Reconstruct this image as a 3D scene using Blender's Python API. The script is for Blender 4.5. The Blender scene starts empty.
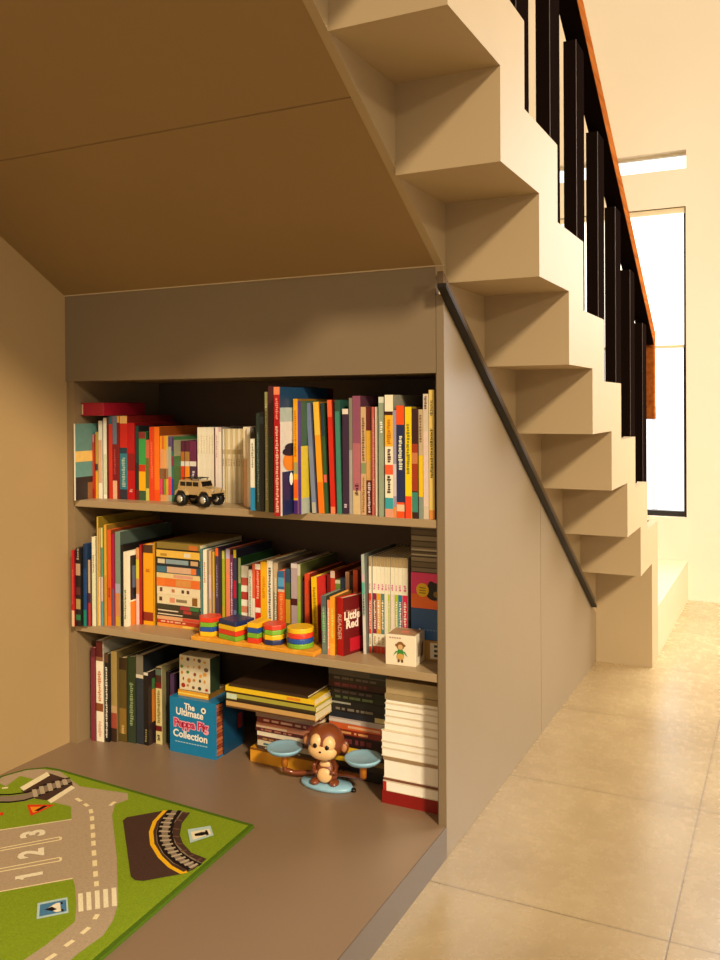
import bpy, math, random
from mathutils import Vector, Matrix
random.seed(7)
S = bpy.context.scene
C = S.collection
PI = math.pi

# ---------------------------------------------------------------- materials
def lin(h):
    out = []
    for i in (0, 2, 4):
        c = int(h[i:i+2], 16) / 255.0
        out.append(c / 12.92 if c <= 0.04045 else ((c + 0.055) / 1.055) ** 2.4)
    return tuple(out) + (1.0,)

_m = {}
def mat(h, rough=0.5, noise=0.06, scale=40.0, bump=0.0, bscale=200.0, metal=0.0, spec=0.5, emit=0.0, coat=0.0):
    key = (h, rough, noise, scale, bump, bscale, metal, spec, emit, coat)
    if key in _m:
        return _m[key]
    m = bpy.data.materials.new('paint_' + h)
    m.use_nodes = True
    nt = m.node_tree
    b = nt.nodes['Principled BSDF']
    b.inputs['Roughness'].default_value = rough
    b.inputs['Metallic'].default_value = metal
    b.inputs['Specular IOR Level'].default_value = spec
    b.inputs['Coat Weight'].default_value = coat
    col = lin(h)
    tc = nt.nodes.new('ShaderNodeTexCoord')
    nz = nt.nodes.new('ShaderNodeTexNoise')
    nz.inputs['Scale'].default_value = scale
    nz.inputs['Detail'].default_value = 3
    nt.links.new(tc.outputs['Object'], nz.inputs['Vector'])
    mx = nt.nodes.new('ShaderNodeMix')
    mx.data_type = 'RGBA'
    mx.inputs[6].default_value = tuple(c * (1 - noise) for c in col[:3]) + (1,)
    mx.inputs[7].default_value = tuple(min(1, c * (1 + noise)) for c in col[:3]) + (1,)
    nt.links.new(nz.outputs['Fac'], mx.inputs[0])
    nt.links.new(mx.outputs[2], b.inputs['Base Color'])
    if emit:
        b.inputs['Emission Color'].default_value = col
        b.inputs['Emission Strength'].default_value = emit
    if bump:
        n2 = nt.nodes.new('ShaderNodeTexNoise')
        n2.inputs['Scale'].default_value = bscale
        nt.links.new(tc.outputs['Object'], n2.inputs['Vector'])
        bp = nt.nodes.new('ShaderNodeBump')
        bp.inputs['Strength'].default_value = bump
        bp.inputs['Distance'].default_value = 0.002
        nt.links.new(n2.outputs['Fac'], bp.inputs['Height'])
        nt.links.new(bp.outputs['Normal'], b.inputs['Normal'])
    _m[key] = m
    return m

def tile_material():
    m = bpy.data.materials.new('stone_floor_tile')
    m.use_nodes = True
    nt = m.node_tree; N = nt.nodes; L = nt.links
    b = N['Principled BSDF']
    tc = N.new('ShaderNodeTexCoord')
    mp = N.new('ShaderNodeMapping')
    mp.inputs['Location'].default_value = (-0.395, 0.10, 0)
    L.new(tc.outputs['Object'], mp.inputs['Vector'])
    br = N.new('ShaderNodeTexBrick')
    br.offset = 0.0
    br.inputs['Scale'].default_value = 1.0
    br.inputs['Brick Width'].default_value = 1.2
    br.inputs['Row Height'].default_value = 0.58
    br.inputs['Mortar Size'].default_value = 0.0018
    br.inputs['Mortar Smooth'].default_value = 0.2
    L.new(mp.outputs[0], br.inputs['Vector'])
    n1 = N.new('ShaderNodeTexNoise'); n1.inputs['Scale'].default_value = 2.6; n1.inputs['Detail'].default_value = 8
    n2 = N.new('ShaderNodeTexNoise'); n2.inputs['Scale'].default_value = 22; n2.inputs['Detail'].default_value = 12; n2.inputs['Roughness'].default_value = 0.75
    L.new(tc.outputs['Object'], n1.inputs['Vector']); L.new(tc.outputs['Object'], n2.inputs['Vector'])
    r1 = N.new('ShaderNodeValToRGB')
    r1.color_ramp.elements[0].position = 0.3; r1.color_ramp.elements[0].color = lin(FLOOR_A)
    r1.color_ramp.elements[1].position = 0.7; r1.color_ramp.elements[1].color = lin(FLOOR_B)
    L.new(n1.outputs['Fac'], r1.inputs[0])
    mx = N.new('ShaderNodeMix'); mx.data_type = 'RGBA'; mx.blend_type = 'MULTIPLY'
    r2 = N.new('ShaderNodeValToRGB')
    r2.color_ramp.elements[0].position = 0.35; r2.color_ramp.elements[0].color = (.78, .74, .68, 1)
    r2.color_ramp.elements[1].position = 0.62; r2.color_ramp.elements[1].color = (1, 1, 1, 1)
    L.new(n2.outputs['Fac'], r2.inputs[0])
    mx.inputs[0].default_value = 0.35
    L.new(r1.outputs[0], mx.inputs[6]); L.new(r2.outputs[0], mx.inputs[7])
    mg = N.new('ShaderNodeMix'); mg.data_type = 'RGBA'
    L.new(br.outputs['Fac'], mg.inputs[0])
    L.new(mx.outputs[2], mg.inputs[6])
    mg.inputs[7].default_value = lin('6e583a')
    L.new(mg.outputs[2], b.inputs['Base Color'])
    rr = N.new('ShaderNodeMapRange')
    rr.inputs['To Min'].default_value = 0.20; rr.inputs['To Max'].default_value = 0.34
    L.new(n2.outputs['Fac'], rr.inputs['Value'])
    L.new(rr.outputs[0], b.inputs['Roughness']); b.inputs['Specular IOR Level'].default_value = 0.8
    bp = N.new('ShaderNodeBump'); bp.inputs['Strength'].default_value = 0.25; bp.inputs['Distance'].default_value = 0.001
    iv = N.new('ShaderNodeMath'); iv.operation = 'SUBTRACT'; iv.inputs[0].default_value = 1
    L.new(br.outputs['Fac'], iv.inputs[1]); L.new(iv.outputs[0], bp.inputs['Height'])
    L.new(bp.outputs['Normal'], b.inputs['Normal'])
    return m

def wood_material(a, c, rough=0.35):
    m = bpy.data.materials.new('wood_' + a)
    m.use_nodes = True
    nt = m.node_tree; N = nt.nodes; L = nt.links
    b = N['Principled BSDF']; b.inputs['Roughness'].default_value = rough; b.inputs['Specular IOR Level'].default_value = 0.0
    tc = N.new('ShaderNodeTexCoord'); mp = N.new('ShaderNodeMapping')
    mp.inputs['Scale'].default_value = (60, 4, 60)
    L.new(tc.outputs['Object'], mp.inputs['Vector'])
    nz = N.new('ShaderNodeTexNoise'); nz.inputs['Scale'].default_value = 1.0; nz.inputs['Detail'].default_value = 6
    L.new(mp.outputs[0], nz.inputs['Vector'])
    r = N.new('ShaderNodeValToRGB')
    r.color_ramp.elements[0].position = 0.3; r.color_ramp.elements[0].color = lin(a)
    r.color_ramp.elements[1].position = 0.7; r.color_ramp.elements[1].color = lin(c)
    L.new(nz.outputs['Fac'], r.inputs[0]); L.new(r.outputs[0], b.inputs['Base Color'])
    return m

def glass_material():
    m = bpy.data.materials.new('window_glass')
    m.use_nodes = True
    nt = m.node_tree
    b = nt.nodes['Principled BSDF']
    b.inputs['Transmission Weight'].default_value = 1.0
    b.inputs['Roughness'].default_value = 0.0
    b.inputs['IOR'].default_value = 1.03
    b.inputs['Base Color'].default_value = (0.96, 0.98, 1, 1)
    return m

# ---------------------------------------------------------------- mesh builder
class MB:
    def __init__(s):
        s.v = []; s.f = []; s.mi = []; s.sm = []; s.mats = []
    def slot(s, m):
        if m not in s.mats: s.mats.append(m)
        return s.mats.index(m)
    def add(s, vs, fs, m, M=None, smooth=False):
        k = len(s.v); i = s.slot(m)
        for v in vs:
            v = Vector(v)
            s.v.append(tuple(M @ v) if M is not None else tuple(v))
        for f in fs:
            s.f.append([k + a for a in f]); s.mi.append(i); s.sm.append(smooth)
        return s
    def box(s, x0, x1, y0, y1, z0, z1, m, M=None, ch=0.0):
        if ch <= 0:
            vs = [(x0,y0,z0),(x1,y0,z0),(x1,y1,z0),(x0,y1,z0),(x0,y0,z1),(x1,y0,z1),(x1,y1,z1),(x0,y1,z1)]
            fs = [(0,3,2,1),(4,5,6,7),(0,1,5,4),(1,2,6,5),(2,3,7,6),(3,0,4,7)]
            return s.add(vs, fs, m, M)
        import bmesh
        bm = bmesh.new()
        bmesh.ops.create_cube(bm, size=1.0)
        for v in bm.verts:
            v.co = Vector(((x0+x1)/2 + v.co.x*(x1-x0), (y0+y1)/2 + v.co.y*(y1-y0), (z0+z1)/2 + v.co.z*(z1-z0)))
        bmesh.ops.bevel(bm, geom=bm.edges[:], offset=ch, segments=2, profile=0.5, affect='EDGES')
        bm.verts.index_update()
        s.add([v.co.copy() for v in bm.verts], [[v.index for v in f.verts] for f in bm.faces], m, M)
        bm.free()
        return s
    def prism(s, pts, axis, a, b, m, M=None):
        # pts: polygon in the two remaining axes (counter-clockwise when seen from +axis)
        def P(p, t):
            if axis == 'x': return (t, p[0], p[1])
            if axis == 'y': return (p[1], t, p[0])
            return (p[0], p[1], t)
        area = sum(pts[i][0]*pts[(i+1)%len(pts)][1]-pts[(i+1)%len(pts)][0]*pts[i][1] for i in range(len(pts)))
        if area < 0: pts = pts[::-1]
        n = len(pts)
        vs = [P(p, a) for p in pts] + [P(p, b) for p in pts]
        fs = [list(range(n))[::-1], list(range(n, 2*n))] + [(i, (i+1)%n, n+(i+1)%n, n+i) for i in range(n)]
        return s.add(vs, fs, m, M)
    def quad(s, vs, m, M=None):
        return s.add(vs, [tuple(range(len(vs)))], m, M)
    def lathe(s, prof, m, M=None, n=32, sx=1.0, sy=1.0, smooth=True):
        vs = []; fs = []
        for r, z in prof:
            for i in range(n):
                a = 2*PI*i/n
                vs.append((r*math.cos(a)*sx, r*math.sin(a)*sy, z))
        for j in range(len(prof)-1):
            for i in range(n):
                fs.append((j*n+i, j*n+(i+1)%n, (j+1)*n+(i+1)%n, (j+1)*n+i))
        fs.append(tuple(range(n))[::-1]); fs.append(tuple(range((len(prof)-1)*n, len(prof)*n)))
        return s.add(vs, fs, m, M, smooth)
    def ball(s, c, r, m, M=None, n=20, k=12):
        if not isinstance(r, tuple): r = (r, r, r)
        vs = [(c[0], c[1], c[2]-r[2])]
        for j in range(1, k):
            t = -PI/2 + PI*j/k
            for i in range(n):
                a = 2*PI*i/n
                vs.append((c[0]+r[0]*math.cos(t)*math.cos(a), c[1]+r[1]*math.cos(t)*math.sin(a), c[2]+r[2]*math.sin(t)))
        vs.append((c[0], c[1], c[2]+r[2]))
        fs = [(0, 1+(i+1)%n, 1+i) for i in range(n)]
        for j in range(k-2):
            for i in range(n):
                a = 1+j*n
                fs.append((a+i, a+(i+1)%n, a+n+(i+1)%n, a+n+i))
        e = len(vs)-1; a = 1+(k-2)*n
        fs += [(a+i, a+(i+1)%n, e) for i in range(n)]
        return s.add(vs, fs, m, M, True)
    def tube(s, pts, r, m, n=10, M=None):
        pts = [Vector(p) for p in pts]
        rs = r if isinstance(r, (list, tuple)) else [r]*len(pts)
        vs = []; fs = []
        up = Vector((0.13, 0.21, 0.97))
        for i, p in enumerate(pts):
            d = (pts[min(i+1, len(pts)-1)] - pts[max(i-1, 0)]).normalized()
            a = d.cross(up).normalized(); b = d.cross(a).normalized()
            for k in range(n):
                t = 2*PI*k/n
                vs.append(p + (a*math.cos(t) + b*math.sin(t))*rs[i])
        for i in range(len(pts)-1):
            for k in range(n):
                fs.append((i*n+k, i*n+(k+1)%n, (i+1)*n+(k+1)%n, (i+1)*n+k))
        fs.append(tuple(range(n))[::-1]); fs.append(tuple(range((len(pts)-1)*n, len(pts)*n)))
        return s.add(vs, fs, m, M, True)
    def text(s, body, size, m, M, spacing=1.0, align='CENTER', bold=0.0):
        cu = bpy.data.curves.new('lettering', 'FONT')
        cu.body = body; cu.size = size; cu.align_x = align; cu.align_y = 'CENTER'
        cu.space_line = spacing; cu.offset = bold; cu.resolution_u = 3
        ob = bpy.data.objects.new('lettering', cu)
        C.objects.link(ob)
        dg = bpy.context.evaluated_depsgraph_get()
        me = ob.evaluated_get(dg).to_mesh()
        s.add([v.co.copy() for v in me.vertices], [list(p.vertices) for p in me.polygons], m, M)
        ob.evaluated_get(dg).to_mesh_clear()
        bpy.data.objects.remove(ob); bpy.data.curves.remove(cu)
        return s
    def build(s, name, parent=None, loc=None, rot=None, bevel=0.0):
        me = bpy.data.meshes.new(name)
        me.from_pydata(s.v, [], s.f)
        for m in s.mats: me.materials.append(m)
        me.polygons.foreach_set('material_index', s.mi)
        me.polygons.foreach_set('use_smooth', s.sm)
        me.update()
        o = bpy.data.objects.new(name, me)
        C.objects.link(o)
        if parent is not None: o.parent = parent
        if loc: o.location = loc
        if rot: o.rotation_euler = rot
        if bevel:
            b = o.modifiers.new('Bevel', 'BEVEL'); b.width = bevel; b.segments = 2; b.limit_method = 'ANGLE'
        return o

def thing(name, label, cat, loc=(0, 0, 0), rot=(0, 0, 0), group=None):
    o = bpy.data.objects.new(name, None)
    o.empty_display_size = 0.05
    C.objects.link(o)
    o.location = loc; o.rotation_euler = rot
    return tag(o, label, cat, group)
def tag(o, label, cat, group=None):
    o['label'] = label; o['category'] = cat
    if group: o['group'] = group
    return o
def struct(o):
    o['kind'] = 'structure'
    return o
def face(x, y, z, ax):          # matrix that lays text (local XY) on a plane facing -y, +x or +z
    if ax == '-y': R = Matrix(((1,0,0),(0,0,-1),(0,1,0)))
    elif ax == '+x': R = Matrix(((0,0,1),(1,0,0),(0,1,0)))
    else: R = Matrix.Identity(3)
    return Matrix.Translation((x, y, z)) @ R.to_4x4()
def spin(a): return Matrix.Rotation(a, 4, 'Z')

# ---------------------------------------------------------------- measured room (metres)
XS, XO, YB, YW = 1.1166, 1.3254, 1.6312, 2.8892
ZT, ZO, Z1, Z2, HP = 1.3064, 1.0711, 0.7453, 0.4027, 0.0701
XL, XR = 0.0282, 1.0969
RISE, RUN, ZT8, THZ, THY = 0.1749, 0.2692, 0.3951, 0.1437, 0.1607
BENCH = 0.1992
# ---------------------------------------------------------------- light settings
WORLD = 0.34
EXPO = 0.62
SUNS = [(2.2, 6.0, (1.0, 0.83, 0.60), (-1.0, 0.85, -0.83)),
        (0.32, 3.0, (1.0, 0.84, 0.62), (-1.0, 0.545, -0.30))]
LIGHTS = [
 ((3.6, 2.2, 2.0), (1.2, 0.6, 0.2), 1.6, 20, (1.0, 0.93, 0.82), 'room_window_light', 2.0),
 ((2.9, YW-0.05, 1.35), (2.7, 0.0, 0.8), 2.6, 135, (0.90, 0.94, 1.0), 'second_window_light', 2.4),
 ((1.45, 2.0, 3.9), (1.25, 2.35, 0.0), 0.5, 5, (0.95, 0.97, 1.0), 'landing_fill_light', 0.8),  # unseen lamp added to whiten the landing top
]
BOOKS = [
("S1", 0.0431, 0.0481, -0.014, 0.18, 0.2091, 0, "d9cfae", [("c", 0, 1, 0, 0.36, "5f8a80"), ("c", 0, 1, 0.36, 0.5, "d9b566"), ("c", 0, 1, 0.5, 0.7, "5f8f86"), ("c", 0.0, 1, 0.7, 1, "2a2320"), ("c", 0.25, 0.75, 0.78, 1, "8a5a34")], "pale spined picture book with teal and yellow cover, first at left end of top shelf", ""),
("S1", 0.0496, 0.056, 0.049, 0.19, 0.1782, 0, "c43a22", [("b", 0, 0.12, "d98a8a"), ("b", 0.85, 1, "a32317")], "short thin red book with pink head, beside the leftmost picture book of the top shelf", ""),
("S1", 0.0569, 0.0661, 0.053, 0.19, 0.1854, 0, "b89a4a", [("b", 0.6, 1, "e0a83a"), ("b", 0.48, 0.58, "4a3a3a")], "thin ochre book with bright yellow foot on the top shelf, left part", ""),
("S1", 0.0664, 0.0788, 0.055, 0.2, 0.2161, 0, "e8d9b4", [("b", 0.25, 0.8, "e6b090")], "thin cream and peach book near the left end of the top shelf", ""),
("S1", 0.0793, 0.091, 0.06, 0.2, 0.2243, 0, "ece2c2", [("b", 0.45, 0.95, "c9cf9a")], "thin cream book with pale green lower spine on the top shelf", ""),
("S1", 0.0917, 0.099, 0.06, 0.2, 0.2271, 0, "6b1c1a", [], "very thin maroon book pressed against an orange red one on the top shelf", ""),
("S1", 0.0997, 0.1113, 0.06, 0.2, 0.2299, 0, "c93a26", [("b", 0, 0.1, "2f6a78")], "red book with small teal head on the top shelf, left part", ""),
("S1", 0.1116, 0.1267, 0.062, 0.2, 0.2299, 0, "7a1a24", [("b", 0, 0.34, "6a7a90"), ("b", 0.78, 1, "e8b890"), ("t", 0.4, 0.7, "b04a50")], "blue grey over maroon book with peach foot on the top shelf", ""),
("S1", 0.1274, 0.136, 0.062, 0.2, 0.2299, 0, "7c1818", [("b", 0, 0.08, "d9a050")], "very thin dark red book with orange tip on the top shelf", ""),
("S1", 0.1375, 0.1631, 0.062, 0.2, 0.2299, 0, "c42a22", [("b", 0, 0.09, "dcb070"), ("b", 0.38, 0.45, "1e3a4c"), ("b", 0.45, 0.88, "2a7a8c"), ("b", 0.88, 1, "30303c"), ("t", 0.5, 0.85, "a8c0a8")], "half red, half teal book on the top shelf, beside the wide plain red one", ""),
("S1", 0.1636, 0.1887, 0.062, 0.2, 0.2107, 0, "b3141c", [("t", 0.86, 0.9, "e8a088"), ("b", 0.4, 0.62, "8c1018")], "wide plain dark red book left of the black and green one on the top shelf", ""),
("S1", 0.189, 0.2009, 0.065, 0.2, 0.2025, 0, "1c2a2a", [("b", 0.0, 0.5, "20403c"), ("b", 0.86, 1, "6a1818")], "thin black book with dark teal top on the top shelf, left of a green one", ""),
("S1", 0.2015, 0.2244, 0.065, 0.2, 0.1863, 0, "3f9a50", [("b", 0, 0.1, "8a3030"), ("b", 0.48, 0.58, "c43a22"), ("b", 0.58, 0.86, "f0b020"), ("b", 0.86, 1, "3a5a3a")], "green book with yellow block low on its spine on the top shelf", ""),
("S1", 0.2247, 0.2358, 0.066, 0.2, 0.1646, 0, "c86a4a", [("b", 0.3, 1, "6e6a2e"), ("b", 0.8, 1, "c8c060")], "thin olive and coral book on the top shelf, left of orange ones", ""),
("S1", 0.2366, 0.2525, 0.067, 0.2, 0.2, 0, "dc4a26", [("t", 0.2, 0.7, "e87a50")], "red orange book on the top shelf, left of the brighter orange one", ""),
("S1", 0.2531, 0.2699, 0.067, 0.2, 0.2001, 0, "ee7a24", [("b", 0.85, 1, "e85a1a")], "bright orange book on the top shelf, left of the striped thin ones", ""),
("S1", 0.2702, 0.2767, 0.07, 0.2, 0.1758, 0, "e09a6a", [("b", 0, 0.2, "e8a030"), ("b", 0.5, 0.66, "7a6a4a"), ("b", 0.66, 0.9, "d94a80")], "thin striped book with pink lower band, leftmost of four thin striped books", ""),
("S1", 0.277, 0.2835, 0.07, 0.2, 0.1759, 0, "dca070", [("b", 0, 0.2, "d87030"), ("b", 0.5, 0.66, "8a5a3a"), ("b", 0.66, 0.9, "b03a40")], "thin striped book with crimson lower band on the top shelf", ""),
("S1", 0.2838, 0.2902, 0.07, 0.2, 0.176, 0, "e0a860", [("b", 0, 0.22, "e0a030"), ("b", 0.5, 0.66, "7a4a2a"), ("b", 0.66, 0.9, "6aa040")], "thin striped book with green lower band on the top shelf", ""),
("S1", 0.2906, 0.2973, 0.07, 0.2, 0.176, 0, "d8b080", [("b", 0, 0.2, "d8b040"), ("b", 0.5, 0.66, "9a7a5a"), ("b", 0.66, 0.9, "d8b030")], "thin striped book with yellow lower band on the top shelf", ""),
("S1", 0.298, 0.3081, 0.07, 0.2, 0.1734, 0, "a8b0a0", [("b", 0, 0.15, "5a4a7a"), ("b", 0.62, 0.9, "e04a60")], "pale grey book with violet head and pink foot on the top shelf", ""),
("S1", 0.3087, 0.3162, 0.07, 0.2, 0.1736, 0, "35705e", [("b", 0, 0.22, "4a3468"), ("b", 0.3, 0.45, "8a2a50"), ("b", 0.65, 0.9, "2a4aa0"), ("c", 0, 1, 0, 1, "3c6a3c"), ("c", 0, 1, 0.05, 0.3, "8a8a6a")], "green book with violet head and blue lower band on the top shelf", ""),
("S1", 0.318, 0.3302, 0.098, 0.18, 0.1619, 0, "5a2038", [("b", 0.18, 0.34, "b06a30"), ("b", 0.34, 0.42, "d8c8b0"), ("b", 0.42, 1, "e04a24")], "plum topped book with red lower half on the top shelf, behind the toy truck", ""),
("S1", 0.3305, 0.3459, 0.1, 0.18, 0.162, 0, "5a2038", [("b", 0.18, 0.34, "a07a40"), ("b", 0.34, 0.42, "d8c8b0"), ("b", 0.42, 1, "f0962a")], "plum topped book with orange lower half on the top shelf, behind the toy truck", ""),
("S1", 0.3466, 0.3678, 0.1, 0.18, 0.1622, 0, "6a2448", [("b", 0.34, 0.42, "d8c8b0"), ("b", 0.42, 1, "4a3048"), ("t", 0.5, 0.8, "c8b8c8")], "plum book with white ring band on the top shelf, touching white paperbacks", ""),
("S1", 0.3721, 0.3807, 0.1, 0.17, 0.1986, 0, "e6dcb8", [("t", 0.1, 0.35, "cfc090")], "white thin paperback in the pack right of the plum books on the top shelf", "white thin paperbacks on the top shelf"),
("S1", 0.3812, 0.3897, 0.1, 0.17, 0.1986, 0, "e2d6b0", [("t", 0.1, 0.35, "cfc090")], "white thin paperback in the pack right of the plum books on the top shelf", "white thin paperbacks on the top shelf"),
("S1", 0.3902, 0.3987, 0.1, 0.17, 0.1987, 0, "e6dcb8", [("t", 0.1, 0.35, "cfc090")], "white thin paperback in the pack right of the plum books on the top shelf", "white thin paperbacks on the top shelf"),
("S1", 0.3992, 0.4077, 0.1, 0.17, 0.1987, 0, "e2d6b0", [("t", 0.1, 0.35, "cfc090")], "white thin paperback in the pack right of the plum books on the top shelf", "white thin paperbacks on the top shelf"),
("S1", 0.4082, 0.4166, 0.1, 0.17, 0.1988, 0, "e6dcb8", [("t", 0.1, 0.35, "cfc090")], "white thin paperback in the pack right of the plum books on the top shelf", "white thin paperbacks on the top shelf"),
("S1", 0.4171, 0.4255, 0.1, 0.17, 0.1988, 0, "e2d6b0", [("t", 0.1, 0.35, "cfc090")], "white thin paperback in the pack right of the plum books on the top shelf", "white thin paperbacks on the top shelf"),
("S1", 0.4263, 0.4296, 0.1, 0.17, 0.1976, 0, "5a1a20", [], "very thin maroon booklet amid the white paperbacks on the top shelf", ""),
("S1", 0.4302, 0.4405, 0.1, 0.17, 0.1989, 0, "ead2c0", [("t", 0.1, 0.4, "c89a9a")], "pinkish white paperback right of the very thin maroon booklet", ""),
("S1", 0.4412, 0.4488, 0.1, 0.17, 0.199, 0, "ecd8c4", [("b", 0.0, 0.06, "d0a0a0")], "pinkish white paperback with pink tip left of the cream set", ""),
("S1", 0.4497, 0.4547, 0.106, 0.17, 0.1949, 0, "e0cfa0", [("b", 0.28, 0.34, "c8b280"), ("t", 0.4, 0.5, "b8a070")], "cream thin volume in the even set in the middle of the top shelf", "cream thin volumes on the top shelf"),
("S1", 0.455, 0.4627, 0.11, 0.17, 0.1948, 0, "d8c492", [("b", 0.28, 0.34, "c8b280"), ("t", 0.4, 0.5, "b8a070")], "cream thin volume in the even set in the middle of the top shelf", "cream thin volumes on the top shelf"),
("S1", 0.4632, 0.4708, 0.11, 0.17, 0.1949, 0, "e0cfa0", [("b", 0.28, 0.34, "c8b280"), ("t", 0.4, 0.5, "b8a070")], "cream thin volume in the even set in the middle of the top shelf", "cream thin volumes on the top shelf"),
("S1", 0.4713, 0.4789, 0.11, 0.17, 0.1949, 0, "d8c492", [("b", 0.28, 0.34, "c8b280"), ("t", 0.4, 0.5, "b8a070")], "cream thin volume in the even set in the middle of the top shelf", "cream thin volumes on the top shelf"),
("S1", 0.4794, 0.487, 0.11, 0.17, 0.195, 0, "e0cfa0", [("b", 0.28, 0.34, "c8b280"), ("t", 0.4, 0.5, "b8a070")], "cream thin volume in the even set in the middle of the top shelf", "cream thin volumes on the top shelf"),
("S1", 0.4875, 0.4951, 0.11, 0.17, 0.1951, 0, "d8c492", [("b", 0.28, 0.34, "c8b280"), ("t", 0.4, 0.5, "b8a070")], "cream thin volume in the even set in the middle of the top shelf", "cream thin volumes on the top shelf"),
("S1", 0.4956, 0.5031, 0.11, 0.17, 0.1951, 0, "e0cfa0", [("b", 0.28, 0.34, "c8b280"), ("t", 0.4, 0.5, "b8a070")], "cream thin volume in the even set in the middle of the top shelf", "cream thin volumes on the top shelf"),
("S1", 0.5036, 0.5111, 0.11, 0.17, 0.1952, 0, "d8c492", [("b", 0.28, 0.34, "c8b280"), ("t", 0.4, 0.5, "b8a070")], "cream thin volume in the even set in the middle of the top shelf", "cream thin volumes on the top shelf"),
("S1", 0.553, 0.5633, 0.05, 0.22, 0.2022, 0, "e8cfa0", [("b", 0.4, 1, "e8b888")], "cream book with peach lower spine right of the cream set", ""),
("S1", 0.5706, 0.5799, 0.04, 0.22, 0.2025, 0, "e6c8a0", [("b", 0, 0.2, "dcc8a0")], "thin peach book left of the blue footed one on the top shelf", ""),
("S1", 0.614, 0.6273, -0.01, 0.22, 0.1748, 0, "efe6c8", [("b", 0.68, 1, "1f8ec0"), ("t", 0.05, 0.4, "b0a890")], "cream book with bright blue foot on the top shelf", ""),
("S1", 0.6379, 0.6482, -0.02, 0.22, 0.2382, 0, "24332c", [("t", 0.2, 0.9, "6a8070")], "dark green hardback with pale marks, right of the blue footed book", ""),
("S1", 0.6488, 0.6602, -0.02, 0.22, 0.2406, 0, "14181a", [("b", 0.05, 0.12, "26343a")], "black hardback book left of the slim olive one on the top shelf", ""),
("S1", 0.6629, 0.672, -0.02, 0.22, 0.2887, 0, "9a9a5c", [("t", 0.1, 0.9, "c8c08a")], "slim tall olive book on the top shelf", ""),
("S1", 0.6759, 0.6899, -0.025, 0.22, 0.3028, 0, "4a1a28", [("b", 0.4, 1, "2a3a2a")], "tall maroon and dark green book left of the red titled one", ""),
("S1", 0.7262, 0.7425, -0.08, 0.26, 0.2987, 0, "a8161c", [("b", 0, 0.06, "e88a60"), ("t", 0.3, 0.97, "f0b8a0"), ("t", 0.08, 0.25, "e8887a"), ("c", 0, 0.9, 0.0, 0.16, "1c3e5c"), ("c", 0, 0.3, 0.16, 0.27, "a8b8b0"), ("c", 0, 1, 0.27, 1, "c8c0b0"), ("c", 0.03, 0.36, 0.66, 1, "1c2450"), ("e", 0.17, 0.58, 0.13, 0.075, "d8812c"), ("e", 0.17, 0.505, 0.14, 0.035, "16182e"), ("e", 0.17, 0.47, 0.1, 0.03, "16182e"), ("e", 0.3, 0.75, 0.05, 0.1, "1c2450"), ("e", 0.17, 0.72, 0.03, 0.05, "e8e0d0")], "tallest red book with pale title, jutting out over the top shelf edge", ""),
("S1", 0.7485, 0.7602, -0.03, 0.22, 0.2711, 0, "e8a820", [("b", 0.55, 0.65, "a0a060"), ("b", 0.7, 0.86, "ee6a24"), ("b", 0.88, 1, "4a2470"), ("t", 0.1, 0.5, "c87818")], "slim yellow book with purple foot right of the red titled one", ""),
("S1", 0.7607, 0.7688, -0.03, 0.18, 0.2663, 0, "5a3a8a", [("c", 0, 1, 0, 0.4, "3a5a40"), ("c", 0, 1, 0.4, 0.86, "c8b43c"), ("c", 0, 1, 0.86, 1, "a8b0a0")], "slim violet book with yellow green cover on the top shelf", ""),
("S1", 0.7813, 0.7922, 0.0, 0.19, 0.2615, -3.4, "7a86a8", [("b", 0.9, 1, "b8b0a0")], "slim blue grey book leaning left on the top shelf", ""),
("S1", 0.7962, 0.8106, 0.005, 0.19, 0.2637, -3.0, "f0a024", [("b", 0.72, 1, "ee7a1a"), ("b", 0, 0.3, "f0c048")], "yellow orange book leaning left on the top shelf", ""),
("S1", 0.8109, 0.819, 0.01, 0.19, 0.2613, -2.4, "2f5a34", [("b", 0, 0.3, "1e3a4c"), ("b", 0.65, 0.72, "d86a60")], "thin dark green book leaning beside the yellow orange one", ""),
("S1", 0.8249, 0.8367, 0.012, 0.19, 0.2682, -1.8, "cc2c1c", [("b", 0.94, 1, "e88a60"), ("b", 0, 0.15, "e8683c")], "bright red book leaning left near the middle of the top shelf", ""),
("S1", 0.8394, 0.8511, 0.017, 0.19, 0.2681, -1.2, "3f8a72", [("b", 0.0, 0.1, "2a5040")], "sea green book leaning left on the top shelf", ""),
("S1", 0.8526, 0.8684, 0.02, 0.19, 0.2469, 0, "3a2440", [("b", 0, 0.05, "e0c8b0"), ("t", 0.9, 0.94, "c8a8c0")], "dark purple book with pale tip on the top shelf", ""),
("S1", 0.8687, 0.8769, 0.023, 0.19, 0.2726, 0, "8a8470", [("b", 0.45, 1, "b0a8a0")], "slim grey brown book between dark purple and mauve ones", ""),
("S1", 0.8772, 0.8971, 0.025, 0.2, 0.2772, 0, "94506a", [("b", 0.4, 0.8, "b86a74"), ("b", 0.8, 1, "dcc08a"), ("t", 0.74, 0.84, "5a2030")], "mauve pink book with cream foot on the top shelf", ""),
("S1", 0.8975, 0.9105, 0.027, 0.2, 0.2513, 0, "d8b484", [("b", 0.52, 0.62, "8a9a6a"), ("t", 0.1, 0.5, "7a5a3a"), ("t", 0.65, 0.98, "a07040")], "tan book with fine dark lettering right of the mauve one", ""),
("S1", 0.9115, 0.9255, 0.027, 0.2, 0.2513, 0, "6a1c1c", [("b", 0.22, 0.5, "d8a838"), ("b", 0.5, 0.68, "cfa060"), ("t", 0.7, 0.98, "d8b8b0")], "dark red book with yellow patches on the top shelf", ""),
("S1", 0.9294, 0.9381, 0.02, 0.2, 0.2512, 0, "c86a60", [("t", 0.1, 0.9, "e0a090")], "slim rose red book touching a cream one on the top shelf", ""),
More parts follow.
